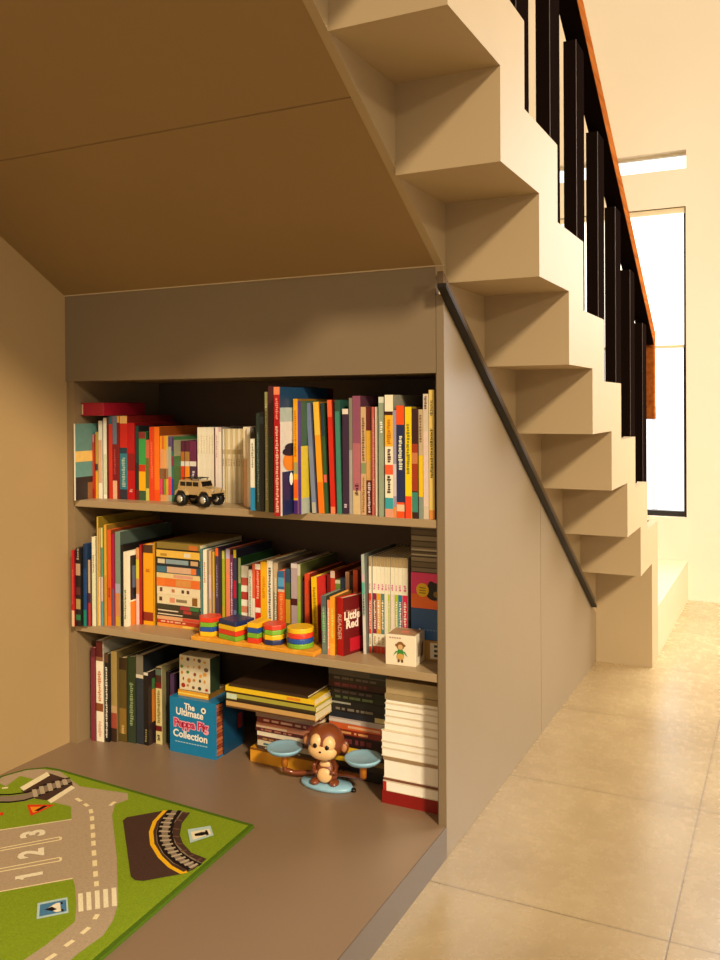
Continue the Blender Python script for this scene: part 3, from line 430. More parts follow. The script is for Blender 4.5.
RUG = [
("road",[(0.2357,-0.4635),(0.3537,-0.3441),(0.3055,-0.2972),(0.2419,-0.2994),(0.1823,-0.2452),(0.116,-0.2267),(0.0658,-0.2279),(0.083,-0.2862),(0.0559,-0.2804),(0.0082,-0.2389),(0.0369,-0.1953),(0.0786,-0.1755),(0.1364,-0.1648),(0.2465,-0.2086),(0.3785,-0.1881),(0.4003,-0.2127),(0.3906,-0.2457),(0.4224,-0.2904),(0.5077,-0.3747),(0.5598,-0.4269),(0.6791,-0.5556),(0.7059,-0.5982),(0.7212,-0.6398),(0.7186,-0.6963),(0.7211,-0.7214),(0.649,-0.756),(0.6514,-0.7045),(0.6471,-0.6314),(0.6119,-0.5913),(0.5595,-0.542),(0.5368,-0.5254),(0.4345,-0.6331)]),
("asphalt",[(0.1227,-0.1846),(0.1359,-0.2884),(0.1747,-0.2967),(0.2021,-0.304),(0.2316,-0.2986),(0.2269,-0.2117),(0.2013,-0.1926)]),
("white",[(0.1184,-0.2755),(0.1414,-0.2858),(0.1318,-0.1934),(0.1089,-0.1812)]),
("white",[(0.2326,-0.2981),(0.2519,-0.3059),(0.2416,-0.2201),(0.2235,-0.2133)]),
("railbed",[(0.0927,-0.3415),(0.1341,-0.3195),(0.1575,-0.299),(0.1643,-0.2779),(0.167,-0.2432),(0.1809,-0.2085),(0.1904,-0.185),(0.2098,-0.2011),(0.2065,-0.2337),(0.2011,-0.2664),(0.1957,-0.3041),(0.1867,-0.3256),(0.1611,-0.3435),(0.1187,-0.3636)]),
("black",[(0.0843,-0.3322),(0.1259,-0.3108),(0.1303,-0.3174),(0.0879,-0.3394)]),
("black",[(0.1259,-0.3108),(0.1478,-0.2908),(0.1544,-0.2954),(0.1303,-0.3174)]),
("black",[(0.1478,-0.2908),(0.154,-0.2712),(0.1618,-0.2726),(0.1544,-0.2954)]),
("black",[(0.154,-0.2712),(0.1566,-0.2361),(0.1644,-0.2379),(0.1618,-0.2726)]),
("black",[(0.1566,-0.2361),(0.1708,-0.2003),(0.178,-0.2039),(0.1644,-0.2379)]),
("black",[(0.1708,-0.2003),(0.1849,-0.1805),(0.1915,-0.1851),(0.178,-0.2039)]),
("black",[(0.1161,-0.3593),(0.1582,-0.3393),(0.1624,-0.3461),(0.1195,-0.3665)]),
("black",[(0.1582,-0.3393),(0.1794,-0.3195),(0.1858,-0.3243),(0.1624,-0.3461)]),
("black",[(0.1794,-0.3195),(0.1878,-0.2992),(0.1954,-0.3014),(0.1858,-0.3243)]),
("black",[(0.1878,-0.2992),(0.1952,-0.2637),(0.203,-0.2651),(0.1954,-0.3014)]),
("black",[(0.1952,-0.2637),(0.2005,-0.2308),(0.2083,-0.2324),(0.203,-0.2651)]),
("black",[(0.2005,-0.2308),(0.2081,-0.1992),(0.2159,-0.201),(0.2083,-0.2324)]),
("tie",[(0.1609,-0.2649),(0.1968,-0.2923),(0.1908,-0.3003),(0.1549,-0.2729)]),
("tie",[(0.1635,-0.2455),(0.1996,-0.2736),(0.1934,-0.2814),(0.1573,-0.2533)]),
("tie",[(0.1682,-0.2247),(0.2045,-0.2534),(0.1983,-0.2612),(0.162,-0.2325)]),
("tie",[(0.1752,-0.2057),(0.2095,-0.2329),(0.2033,-0.2407),(0.169,-0.2135)]),
("tie",[(0.1842,-0.1917),(0.2123,-0.213),(0.2063,-0.221),(0.1782,-0.1997)]),
("line",[(0.2336,-0.4614),(0.3523,-0.3427),(0.3551,-0.3455),(0.2364,-0.4642)]),
("line",[(0.4325,-0.6312),(0.5354,-0.524),(0.5382,-0.5268),(0.4353,-0.634)]),
("line",[(0.3045,-0.512),(0.3887,-0.4128),(0.3917,-0.4154),(0.3075,-0.5146)]),
("line",[(0.3125,-0.519),(0.3985,-0.4224),(0.4015,-0.425),(0.3155,-0.5216)]),
("line",[(0.3701,-0.5685),(0.453,-0.4758),(0.456,-0.4784),(0.3731,-0.5711)]),
("line",[(0.3793,-0.5763),(0.4634,-0.4859),(0.4664,-0.4887),(0.3823,-0.5791)]),
("line",[(0.3923,-0.4128),(0.3988,-0.4162),(0.3954,-0.4198),(0.3901,-0.4172)]),
("line",[(0.3988,-0.4162),(0.4029,-0.4231),(0.3985,-0.4255),(0.3954,-0.4198)]),
("line",[(0.4563,-0.4755),(0.4635,-0.4797),(0.4599,-0.4833),(0.4539,-0.4799)]),
("line",[(0.4635,-0.4797),(0.4674,-0.4864),(0.463,-0.4888),(0.4599,-0.4833)]),
("line",[(0.2869,-0.2571),(0.309,-0.2638),(0.3064,-0.2724),(0.2843,-0.2657)]),
("line",[(0.3261,-0.27),(0.3427,-0.2761),(0.3395,-0.2845),(0.3229,-0.2784)]),
("line",[(0.3601,-0.2858),(0.3764,-0.2997),(0.3706,-0.3065),(0.3543,-0.2926)]),
("line",[(0.3879,-0.3104),(0.4039,-0.3263),(0.3975,-0.3327),(0.3815,-0.3168)]),
("line",[(0.4159,-0.3385),(0.4329,-0.3555),(0.4265,-0.3619),(0.4095,-0.3449)]),
("line",[(0.4448,-0.3671),(0.4611,-0.3834),(0.4547,-0.3898),(0.4384,-0.3735)]),
("line",[(0.4706,-0.3931),(0.4864,-0.4088),(0.48,-0.4152),(0.4642,-0.3995)]),
("line",[(0.5001,-0.4227),(0.5168,-0.4391),(0.5104,-0.4455),(0.4937,-0.4291)]),
("line",[(0.5304,-0.4523),(0.5475,-0.4696),(0.5411,-0.476),(0.524,-0.4587)]),
("line",[(0.562,-0.4834),(0.577,-0.4985),(0.5706,-0.5049),(0.5556,-0.4898)]),
("line",[(0.5899,-0.5103),(0.6029,-0.5236),(0.5965,-0.5298),(0.5835,-0.5165)]),
("line",[(0.6716,-0.5944),(0.6778,-0.6085),(0.6696,-0.6121),(0.6634,-0.598)]),
("line",[(0.6875,-0.6322),(0.6886,-0.6526),(0.6796,-0.653),(0.6785,-0.6326)]),
("line",[(0.6897,-0.673),(0.689,-0.6918),(0.68,-0.6914),(0.6807,-0.6726)]),
("line",[(0.6905,-0.7138),(0.6886,-0.7338),(0.6796,-0.733),(0.6815,-0.713)]),
("line",[(0.381,-0.2573),(0.3772,-0.2366),(0.386,-0.235),(0.3898,-0.2557)]),
("line",[(0.0805,-0.2947),(0.0915,-0.2864),(0.0969,-0.2936),(0.0859,-0.3019)]),
("white",[(0.5861,-0.5613),(0.593,-0.5562),(0.6374,-0.5999),(0.6308,-0.6055)]),
("white",[(0.5967,-0.551),(0.6036,-0.5459),(0.648,-0.5903),(0.6413,-0.5959)]),
("white",[(0.6078,-0.5403),(0.6147,-0.5351),(0.659,-0.5802),(0.6523,-0.5859)]),
("white",[(0.6188,-0.5296),(0.6257,-0.5244),(0.6699,-0.5703),(0.6632,-0.576)]),
("white",[(0.6299,-0.5189),(0.6368,-0.5136),(0.6809,-0.5602),(0.6741,-0.566)]),
("paleblue",[(0.5415,-0.6178),(0.5771,-0.5789),(0.6163,-0.6155),(0.5792,-0.6555)]),
("blue",[(0.5495,-0.6194),(0.5803,-0.5858),(0.6096,-0.6135),(0.5776,-0.6478)]),
("cream",[(0.5711,-0.6232),(0.5726,-0.6029),(0.5781,-0.5985),(0.6004,-0.6179),(0.5945,-0.6242)]),
("black",[(0.5685,-0.6279),(0.5745,-0.6145),(0.5889,-0.6164),(0.5855,-0.6251)]),
("black",[(0.577,-0.5962),(0.5798,-0.5941),(0.5868,-0.5997),(0.5842,-0.602)]),
("black",[(0.5959,-0.6131),(0.5984,-0.6105),(0.605,-0.6157),(0.6029,-0.6185)]),
("red",[(0.2068,-0.3358),(0.2662,-0.3076),(0.2595,-0.3722)]),
("orange",[(0.2227,-0.341),(0.2605,-0.3203),(0.2522,-0.3597)]),
("black",[(0.2455,-0.3505),(0.2469,-0.3223),(0.2573,-0.3202),(0.2557,-0.3483)]),
("red",[(0.1685,-0.3952),(0.1912,-0.3871),(0.199,-0.3967),(0.1845,-0.4089)]),
("asphalt",[(0.4618,-0.2989),(0.4592,-0.2839),(0.5161,-0.2202),(0.5747,-0.2046),(0.5899,-0.254),(0.6182,-0.2972),(0.6467,-0.323),(0.6865,-0.3466),(0.7307,-0.3529),(0.7313,-0.3984),(0.7204,-0.4206),(0.6688,-0.4735),(0.6522,-0.4782),(0.6361,-0.4718)]),
("railbed",[(0.5234,-0.2144),(0.5398,-0.2672),(0.5633,-0.3082),(0.5941,-0.3433),(0.632,-0.3726),(0.6777,-0.3961),(0.7253,-0.4038),(0.731,-0.3707),(0.684,-0.357),(0.6376,-0.3322),(0.604,-0.304),(0.5763,-0.2657),(0.5566,-0.2077)]),
("yellow",[(0.5205,-0.2191),(0.5335,-0.2705),(0.5251,-0.2739),(0.5117,-0.2213)]),
("yellow",[(0.5335,-0.2705),(0.5567,-0.3104),(0.5495,-0.3158),(0.5251,-0.2739)]),
("yellow",[(0.5567,-0.3104),(0.594,-0.351),(0.5882,-0.3578),(0.5495,-0.3158)]),
("yellow",[(0.594,-0.351),(0.6413,-0.3837),(0.6367,-0.3915),(0.5882,-0.3578)]),
("yellow",[(0.6413,-0.3837),(0.6847,-0.4051),(0.6815,-0.4135),(0.6367,-0.3915)]),
("yellow",[(0.6847,-0.4051),(0.7186,-0.4136),(0.7184,-0.4226),(0.6815,-0.4135)]),
("yellow",[(0.7186,-0.4136),(0.7214,-0.4072),(0.7284,-0.4128),(0.7184,-0.4226)]),
("black",[(0.5303,-0.2117),(0.5485,-0.2631),(0.5395,-0.2673),(0.5209,-0.2151)]),
("black",[(0.5485,-0.2631),(0.5727,-0.3027),(0.5647,-0.3087),(0.5395,-0.2673)]),
("black",[(0.5727,-0.3027),(0.6035,-0.3367),(0.5967,-0.3441),(0.5647,-0.3087)]),
("black",[(0.6035,-0.3367),(0.6416,-0.365),(0.6364,-0.3736),(0.5967,-0.3441)]),
("black",[(0.6416,-0.365),(0.6826,-0.3854),(0.6792,-0.3948),(0.6364,-0.3736)]),
("black",[(0.6826,-0.3854),(0.7259,-0.3949),(0.7237,-0.4047),(0.6792,-0.3948)]),
("black",[(0.5516,-0.2049),(0.5695,-0.253),(0.5605,-0.2574),(0.5422,-0.2083)]),
("black",[(0.5695,-0.253),(0.5972,-0.2959),(0.5894,-0.3021),(0.5605,-0.2574)]),
("black",[(0.5972,-0.2959),(0.6317,-0.3308),(0.6253,-0.3384),(0.5894,-0.3021)]),
("black",[(0.6317,-0.3308),(0.6655,-0.3533),(0.6609,-0.3621),(0.6253,-0.3384)]),
("black",[(0.6655,-0.3533),(0.702,-0.367),(0.6992,-0.3766),(0.6609,-0.3621)]),
("black",[(0.702,-0.367),(0.7348,-0.3731),(0.733,-0.3829),(0.6992,-0.3766)]),
("tie",[(0.5287,-0.2308),(0.5479,-0.2216),(0.5507,-0.2274),(0.5315,-0.2366)]),
("tie",[(0.5355,-0.2495),(0.557,-0.2415),(0.5592,-0.2475),(0.5377,-0.2555)]),
("tie",[(0.5441,-0.2669),(0.5668,-0.2593),(0.5688,-0.2655),(0.5461,-0.2731)]),
("tie",[(0.554,-0.2833),(0.577,-0.2755),(0.579,-0.2817),(0.556,-0.2895)]),
("tie",[(0.5662,-0.3002),(0.5892,-0.2922),(0.5914,-0.2984),(0.5684,-0.3064)]),
("tie",[(0.5802,-0.3168),(0.6024,-0.3082),(0.6048,-0.3142),(0.5826,-0.3228)]),
("tie",[(0.5948,-0.3325),(0.6143,-0.3203),(0.6177,-0.3259),(0.5982,-0.3381)]),
("tie",[(0.6105,-0.3465),(0.6272,-0.3318),(0.6314,-0.3366),(0.6147,-0.3513)]),
("tie",[(0.6262,-0.358),(0.6417,-0.3421),(0.6463,-0.3467),(0.6308,-0.3626)]),
("tie",[(0.6421,-0.3674),(0.6556,-0.3507),(0.6606,-0.3547),(0.6471,-0.3714)]),
("tie",[(0.6575,-0.3756),(0.67,-0.3578),(0.6754,-0.3616),(0.6629,-0.3794)]),
("tie",[(0.673,-0.3819),(0.6844,-0.3647),(0.6898,-0.3683),(0.6784,-0.3855)]),
("tie",[(0.6889,-0.3879),(0.6977,-0.3703),(0.7035,-0.3733),(0.6947,-0.3909)]),
("tie",[(0.7028,-0.392),(0.7103,-0.3735),(0.7163,-0.3759),(0.7088,-0.3944)]),
("tie",[(0.7175,-0.3958),(0.7221,-0.3762),(0.7285,-0.3776),(0.7239,-0.3972)]),
("rust",[(0.5715,-0.213),(0.5591,-0.2122),(0.5595,-0.2072),(0.5719,-0.208)]),
("rust",[(0.5835,-0.2487),(0.566,-0.2463),(0.5666,-0.2413),(0.5841,-0.2437)]),
("rust",[(0.6027,-0.2818),(0.5878,-0.2838),(0.5872,-0.2788),(0.6021,-0.2768)]),
("rust",[(0.6233,-0.3075),(0.6095,-0.3111),(0.6083,-0.3063),(0.6221,-0.3027)]),
("rust",[(0.6479,-0.33),(0.6328,-0.3324),(0.632,-0.3274),(0.6471,-0.325)]),
("rust",[(0.6749,-0.3456),(0.6642,-0.3526),(0.6614,-0.3484),(0.6721,-0.3414)]),
("rust",[(0.7004,-0.3535),(0.6931,-0.3625),(0.6893,-0.3593),(0.6966,-0.3503)]),
("rust",[(0.7234,-0.3584),(0.7188,-0.3696),(0.7142,-0.3678),(0.7188,-0.3566)]),
("paleblue",[(0.6189,-0.2715),(0.6538,-0.2362),(0.6859,-0.268),(0.6606,-0.3164)]),
("white",[(0.6323,-0.2774),(0.6599,-0.2489),(0.6778,-0.2658),(0.6576,-0.3032)]),
("black",[(0.6449,-0.2815),(0.6535,-0.2673),(0.665,-0.2618),(0.6713,-0.2689),(0.6635,-0.2806),(0.6517,-0.2883)]),
("black",[(0.6563,-0.2598),(0.6591,-0.2554),(0.675,-0.2702),(0.6728,-0.2762)]),
]
FLOOR_A, FLOOR_B = '987f58', 'b0986e'
CAB = dict(rough=0.42, noise=0.03, scale=6, bump=0.03, bscale=300)
cab = mat('837157', **CAB)
cab_in = mat('8c7554', **CAB)
stair_m = mat('b09a76', rough=0.6, spec=0.15, noise=0.03, scale=5, bump=0.05, bscale=250)
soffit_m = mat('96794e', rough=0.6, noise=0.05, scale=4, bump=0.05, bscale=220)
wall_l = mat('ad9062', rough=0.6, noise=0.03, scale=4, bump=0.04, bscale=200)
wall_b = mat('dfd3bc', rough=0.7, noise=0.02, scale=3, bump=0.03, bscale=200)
dark = mat('17110e', rough=0.35, noise=0.1)
seam_m = mat('c9b48c', rough=0.6)
shadow_m = mat('2a2018', rough=0.8)
white_m = mat('f1ead9', rough=0.6)

# ---------------------------------------------------------------- the setting
o = struct(MB().box(0, 5.0, -4.0, YW, -0.06, 0.0, tile_material()).build('floor'))
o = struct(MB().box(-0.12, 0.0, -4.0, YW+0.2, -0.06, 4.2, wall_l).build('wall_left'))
# window wall: pieces round the two openings
WX0, WX1, WZ0, WZ1 = 0.42, 1.3205, 0.4183, 2.0019
SX0, SX1, SZ0, SZ1 = 0.42, 1.3230, 2.194, 2.288
b = MB(); y0, y1 = YW, YW+0.12
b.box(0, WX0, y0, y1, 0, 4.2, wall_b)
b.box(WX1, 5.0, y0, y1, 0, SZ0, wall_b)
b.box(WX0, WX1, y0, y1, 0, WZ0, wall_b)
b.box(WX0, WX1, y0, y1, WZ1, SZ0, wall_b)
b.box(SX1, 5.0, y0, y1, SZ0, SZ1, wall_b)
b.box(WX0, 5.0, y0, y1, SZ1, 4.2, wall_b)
struct(b.build('wall_back'))
# raised timber platform the shelves stand on
plm = mat('886f56', rough=0.38, noise=0.04, scale=5, bump=0.03, bscale=260)
struct(MB().box(XS-0.0021, XS, -3.6, -0.0001, 0.0, HP-0.0005, mat('5e4f3e', rough=0.45, noise=0.05, scale=5)).build('plinth_side_shade'))  # thin added strip; the plinth side's shade is in its dark colour
struct(MB().box(0.0, XS-0.0022, -3.6, -0.0001, 0.0, HP, plm).box(0.0, XS-0.0193, 0.0, 0.40, 0.0, HP, plm).build('platform_floor'))
# sloping soffit under the stairs, two boards with a bead between
SL = 0.599
def soff(ya, yb):
    za, zb = ZT - SL*ya, ZT - SL*yb
    return [(ya, za), (yb, zb), (yb, zb+0.02), (ya, za+0.02)]
b = MB()
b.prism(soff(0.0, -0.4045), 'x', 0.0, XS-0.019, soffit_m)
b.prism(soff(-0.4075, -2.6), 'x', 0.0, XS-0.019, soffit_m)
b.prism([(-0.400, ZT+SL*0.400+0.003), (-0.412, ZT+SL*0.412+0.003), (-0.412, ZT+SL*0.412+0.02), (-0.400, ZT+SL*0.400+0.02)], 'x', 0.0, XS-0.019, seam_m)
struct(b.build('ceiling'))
struct(MB().box(0.0, XS, -0.0025, 0.003, ZT-0.0012, ZT+0.0025, seam_m).build('trim_1'))
# wall closing the stair side above the soffit and behind the cupboard doors
b = MB()
pts = [(-2.6, ZT+SL*2.6-0.0), (0.02, ZT), (0.02, 0.0), (YB, 0.0), (YB, ZT8+0.1)]
y = YB
pts = [(-2.6, ZT+SL*2.6), (-0.001, ZT), (-0.001, ZT-0.02), (0.36, 1.0), (0.36, 0.0), (YB+0.02, 0.0), (YB+0.02, ZT8+0.12), (-2.6, ZT8+0.12+0.65*(YB+2.62))]
b.prism(pts, 'x', XS-0.019, XS-0.0015, stair_m)
struct(b.build('wall_stair_side'))

# window
w = struct(MB().build('window_1')) if False else None
fr = mat('2c2a29', rough=0.4, metal=0.3)
b = MB()
t = 0.030
b.box(WX0, WX1, YW+0.035, YW+0.075, WZ0, WZ0+t*0.9, fr)
b.box(WX0, WX1, YW+0.035, YW+0.075, WZ1-t, WZ1, fr)
b.box(WX0, WX0+t, YW+0.035, YW+0.075, WZ0+t*0.9, WZ1-t, fr)
b.box(WX1-t*0.55, WX1, YW+0.035, YW+0.075, WZ0+t*0.9, WZ1-t, fr)
win = struct(b.build('window_1'))
g = MB().box(WX0+t, WX1-t*0.55, YW+0.052, YW+0.056, WZ0+t*0.9, WZ1-t, glass_material()).build('pane', win)
b = MB().box(SX0, SX1, YW+0.05, YW+0.07, SZ0, SZ0+0.012, white_m)
b.box(SX0, SX1, YW+0.05, YW+0.07, SZ1-0.012, SZ1, white_m)
win2 = struct(b.build('window_2'))
MB().box(SX0, SX1, YW+0.058, YW+0.061, SZ0+0.012, SZ1-0.012, glass_material()).build('pane', win2)
# roller blind
bl = thing('roller_blind', 'white roller blind drawn half down over the tall window behind the stairs', 'blind', (0, YW+0.018, 0))
MB().box(WX0+0.01, WX1-0.012, -0.001, 0.001, 1.30, WZ1-0.03, mat('fffaf0', rough=0.8, emit=1.1)).build('fabric', bl)  # fabric glows by itself, for daylight shining through it
MB().box(WX0+0.01, WX1-0.012, -0.005, 0.005, 1.285, 1.30, mat('d8c8a0', rough=0.5)).build('bottom_bar', bl)
MB().box(WX0+0.005, WX1-0.006, -0.012, 0.014, WZ1-0.03, WZ1-0.004, mat('d9cba8', rough=0.5)).build('cassette', bl)
# glowing panel added as the bright view outside the window
ob = MB().box(-3.0, 5.5, YW+2.6, YW+2.7, -0.5, 4.5, mat('f4f6f8', rough=0.9, emit=0.85, noise=0.01))
ow = ob.build('glowing_backdrop')
tag(ow, 'glowing white outdoor backdrop panel seen through the window below the blind', 'outdoor backdrop')
pp = MB().box(0.885, 0.925, YW+1.9, YW+1.95, -0.5, 0.98, mat('d4d6dc', rough=0.6, emit=0.45)).build('garden_post')  # post glows faintly: outdoor daylight put into its material
tag(pp, 'pale grey post standing outside the window against the white backdrop', 'post')

# ---------------------------------------------------------------- stairs
st = thing('staircase', 'beige folded slab staircase climbing over the book nook, seen from below', 'staircase', (XO, YB, 0))
inv = Matrix.Translation((-XO, -YB, 0))
def sy(j): return YB - (8-j)*RUN
def sz(j): return ZT8 + (8-j)*RISE
for j in range(8, -3, -1):
    yf, yn, z = sy(j), sy(j-1), sz(j)
    yn2 = yn
    if j == 8:
        p = [(yn, z), (yf, z), (yf, 0.0), (yf+THY, 0.0), (yf+THY, z+THZ), (yn, z+THZ)]
    else:
        p = [(yn, z), (yf, z), (yf, z-RISE+THZ), (yf+THY, z-RISE+THZ), (yf+THY, z+THZ), (yn, z+THZ)]
    b = MB().prism(p, 'x', XS-0.0015 if j < 8 else XS-0.0015, XO, stair_m, inv)
    b.build('step', st)
MB().box(XS-0.60, XO, YB+THY+0.0005, YW-0.0005, 0.0, BENCH, mat('c0ae8c', rough=0.5, noise=0.02), inv).build('landing', st)

# railing : flat dark posts and a timber handrail that turns down at its foot
rl = thing('stair_railing', 'dark flat post railing with reddish wooden handrail along the stair edge', 'railing', (XO, YB, 0))
wood = wood_material('7a3c14', '9c5a26', 0.6)
def rail_z(y): return 1.289 + (1.924 - y)*0.586
bm_ = mat('150d0a', rough=0.6, noise=0.1, spec=0.0)
edge_glint_m = mat('5c5048', rough=0.6, spec=0.1)  # pale tone painted as the highlight along each post's front corner
for k in range(6, -5, -1):
    y1_ = 0.068 + 0.281*k
    y0_ = y1_ - 0.096
    t_ = math.floor((y1_ - (YB-7*RUN+THY)) / RUN + 1.0)      # tread it stands on
    kk = 1 + k
    top = ZT8+(8-kk-1)*RISE+THZ
    X1, X0 = 1.290, 1.256
    bb = MB().box(X0, X1, y0_, y1_, top, rail_z(y1_)-0.079, bm_, inv)
    bb.box(X1-0.001, X1+0.0004, y0_-0.0006, y0_+0.0008, top, rail_z(y1_)-0.079, edge_glint_m, inv)
    bb.box(X0-0.012, X1+0.006, y0_-0.004, y1_+0.004, top, top+0.004, bm_, inv)
    bb.build('baluster', rl)
ya_, yz_ = 1.924, 1.924-3.2
pts = [(ya_, rail_z(ya_)), (yz_, rail_z(yz_)), (yz_, rail_z(yz_)-0.072), (ya_-0.040, rail_z(ya_-0.040)-0.072), (ya_-0.040, 0.9375), (ya_, 0.9375)]
MB().prism(pts, 'x', 1.250, 1.302, wood, inv).build('handrail', rl, bevel=0.003)
MB().prism([(1.875, rail_z(1.875)-0.0723), (yz_, rail_z(yz_)-0.0723), (yz_, rail_z(yz_)-0.080), (1.875, rail_z(1.875)-0.080)], 'x', 1.2505, 1.3015, bm_, inv).build('under_bar', rl)

# ---------------------------------------------------------------- built-in bookcase
bc = thing('bookcase', 'taupe built-in bookcase set under the stairs, filled with books and toys', 'bookcase', (0, 0, HP))
iv2 = Matrix.Translation((0, 0, -HP))
DB = 0.36
MB().box(0.0005, XL, 0.004, DB, HP, ZO, cab_in, iv2).build('side_panel', bc)
MB().box(XR, XS-0.0195, 0.0, DB, HP, ZO, cab, iv2).build('side_panel', bc)
MB().box(0.0005, XS-0.0195, 0.0, 0.02, ZO, ZT-0.0015, cab, iv2).build('header_panel', bc)
MB().box(0.0005, XS-0.0195, 0.02, DB, ZO, ZO+0.018, cab_in, iv2).build('top_panel', bc)
MB().box(0.0005, XS-0.0195, DB, DB+0.012, HP, ZO, mat('5a4838', rough=0.6), iv2).build('back_panel', bc)
for z in (Z1, Z2):
    MB().box(XL, XR, 0.002, DB, z-0.0185, z, mat('a8906c', **CAB), iv2).build('shelf', bc, bevel=0.0015)
# cupboard along the side, with two flush doors under a slanting dark rail
cup = thing('stair_cupboard', 'grey taupe cupboard under the stairs with tall flush doors beside the tiled floor', 'cupboard', (XS, 0, 0))
iv3 = Matrix.Translation((-XS, 0, 0))
RZ = lambda y: 1.244 - 0.646*y
SEAM = 0.806
MB().prism([(0.0, 0.0), (SEAM-0.0012, 0.0), (SEAM-0.0012, RZ(SEAM)), (0.0, RZ(0))], 'x', XS-0.019, XS, cab, iv3).build('door', cup, bevel=0.001)
MB().prism([(SEAM+0.0012, 0.0), (YB-0.003, 0.0), (YB-0.003, RZ(YB)), (SEAM+0.0012, RZ(SEAM))], 'x', XS-0.0012, XS, cab, iv3).build('door', cup)
dl = Vector((0, 1, -0.65)).normalized()
b = MB()
n = Vector((0, 0.65, 1)).normalized()
def slab(off0, off1, x0, x1, m, ya=-0.04, yb=1.545):
    P = []
    for yy, oo in ((ya, off0), (yb, off0), (yb, off1), (ya, off1)):
        P.append((yy, RZ(yy) + oo))
    b.prism(P, 'x', x0, x1, m, Matrix.Translation((-XS, 0, -RZ(0))))
slab(-0.008, 0.018, XS+0.0005, XS+0.014, mat('5a4630', rough=0.4))
slab(-0.017, -0.008, XS+0.0005, XS+0.020, mat('0f0b09', rough=0.4))
r = b.build('slanting_rail', loc=(XS, 0, RZ(0)))
tag(r, 'dark brown metal rail slanting down the cupboard side under the stair treads', 'rail')

# ---------------------------------------------------------------- books
paper = mat('dccba2', rough=0.8, noise=0.12, scale=120)
import colorsys
def lively(h):
    r, g, b_ = [int(h[i:i+2], 16)/255 for i in (0, 2, 4)]
    hh, s_, v_ = colorsys.rgb_to_hsv(r, g, b_)
    if s_ < 0.32 and v_ > 0.78: s_ *= 0.62; v_ = min(1, v_*1.07)
    elif s_ > 0.45 and v_ > 0.6: s_ = min(1, s_*1.06); v_ = min(1, v_*1.05)
    return ''.join('%02x' % int(255*c + .5) for c in colorsys.hsv_to_rgb(hh, s_, v_))
def book_mesh(name, wd, dep, ht, col, deco=(), parent=None, loc=(0,0,0), rot=(0,0,0), cov_text=None, board=None):
    col = lively(col); deco = [tuple(d[:-1]) + (lively(d[-1]),) for d in deco]
    m = mat(col, rough=0.42, noise=0.08, scale=60)
    t = board or min(0.0022, wd*0.16)
    b = MB()
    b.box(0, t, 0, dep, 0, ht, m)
    b.box(wd-t, wd, 0.001, dep, 0, ht, mat(dim(col, 0.55), rough=0.5, noise=0.2, scale=40))  # right board darkened: shade and darker covers put into the colour
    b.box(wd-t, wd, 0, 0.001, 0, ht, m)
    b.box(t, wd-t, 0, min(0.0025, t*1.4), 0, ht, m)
    e = 0.00035
    k = 1
    for d in deco:
        if d[0] == 'b':
            mm = mat(d[3], rough=0.42, noise=0.1, scale=90)
            z0, z1 = ht*(1-d[2]), ht*(1-d[1])
            b.quad([(0.0001, -e*k, z0), (wd-0.0001, -e*k, z0), (wd-0.0001, -e*k, z1), (0.0001, -e*k, z1)], mm)
            k += 0.25
        elif d[0] == 't':
            mm = mat(d[3], rough=0.5)
            z = ht*(1-d[2]); zt = ht*(1-d[1])
            while z < zt:
                h = random.uniform(0.003, 0.0075)
                a, c = random.uniform(0.25, 0.4), random.uniform(0.6, 0.78)
                yy = -e*(k+1.2)
                b.quad([(wd*a, yy, z), (wd*c, yy, z), (wd*c, yy, min(zt, z+h*0.7)), (wd*a, yy, min(zt, z+h*0.7))], mm)
                z += h
        elif d[0] == 'c':
            mm = mat(d[5], rough=0.4, noise=0.15, scale=70)
            s0, s1 = dep*d[1], dep*d[2]; z0, z1 = ht*(1-d[4]), ht*(1-d[3])
            xx = wd + e*k
            b.quad([(xx, s0, z0), (xx, s1, z0), (xx, s1, z1), (xx, s0, z1)], mm)
            k += 0.25
    for q_, d in enumerate([d for d in deco if d[0] == 'e']):
        xx = wd + 0.0018 + 0.0003*q_; n_ = 20
        b.quad([(xx, dep*d[1]+dep*d[3]*math.cos(2*PI*q/n_), ht*(1-d[2])+ht*d[4]*math.sin(2*PI*q/n_)) for q in range(n_)], mat(d[5], rough=0.4))
    if cov_text: cov_text(b, wd, dep, ht)
    o = b.build(name, parent, loc, rot)
    p = MB().box(t+0.0001, wd-t-0.0001, t*1.5+0.0002, dep-0.003, 0.002, ht-0.0025, paper)
    p.build('pages', o)
    return o
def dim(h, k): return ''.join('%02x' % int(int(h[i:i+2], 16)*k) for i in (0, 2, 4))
ZS = {'S1': Z1, 'S2': Z2, 'S3': HP}
for (sh, x0, x1, y, dep, ht, lean, col, deco, label, grp) in BOOKS:
    loc = (x0, y, ZS[sh]); rot = (0, 0, 0)
    if lean: rot = (0, math.radians(lean), 0)
    if lean: loc = (x0, y, ZS[sh] + 0.0002)
    if lean and lean < 0:
        # leaning to the left: pivot on the lower left edge, so drop nothing below the board
        loc = (x0, y, ZS[sh]); 
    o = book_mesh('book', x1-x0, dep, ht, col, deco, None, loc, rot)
    tag(o, label, 'book', grp or None)

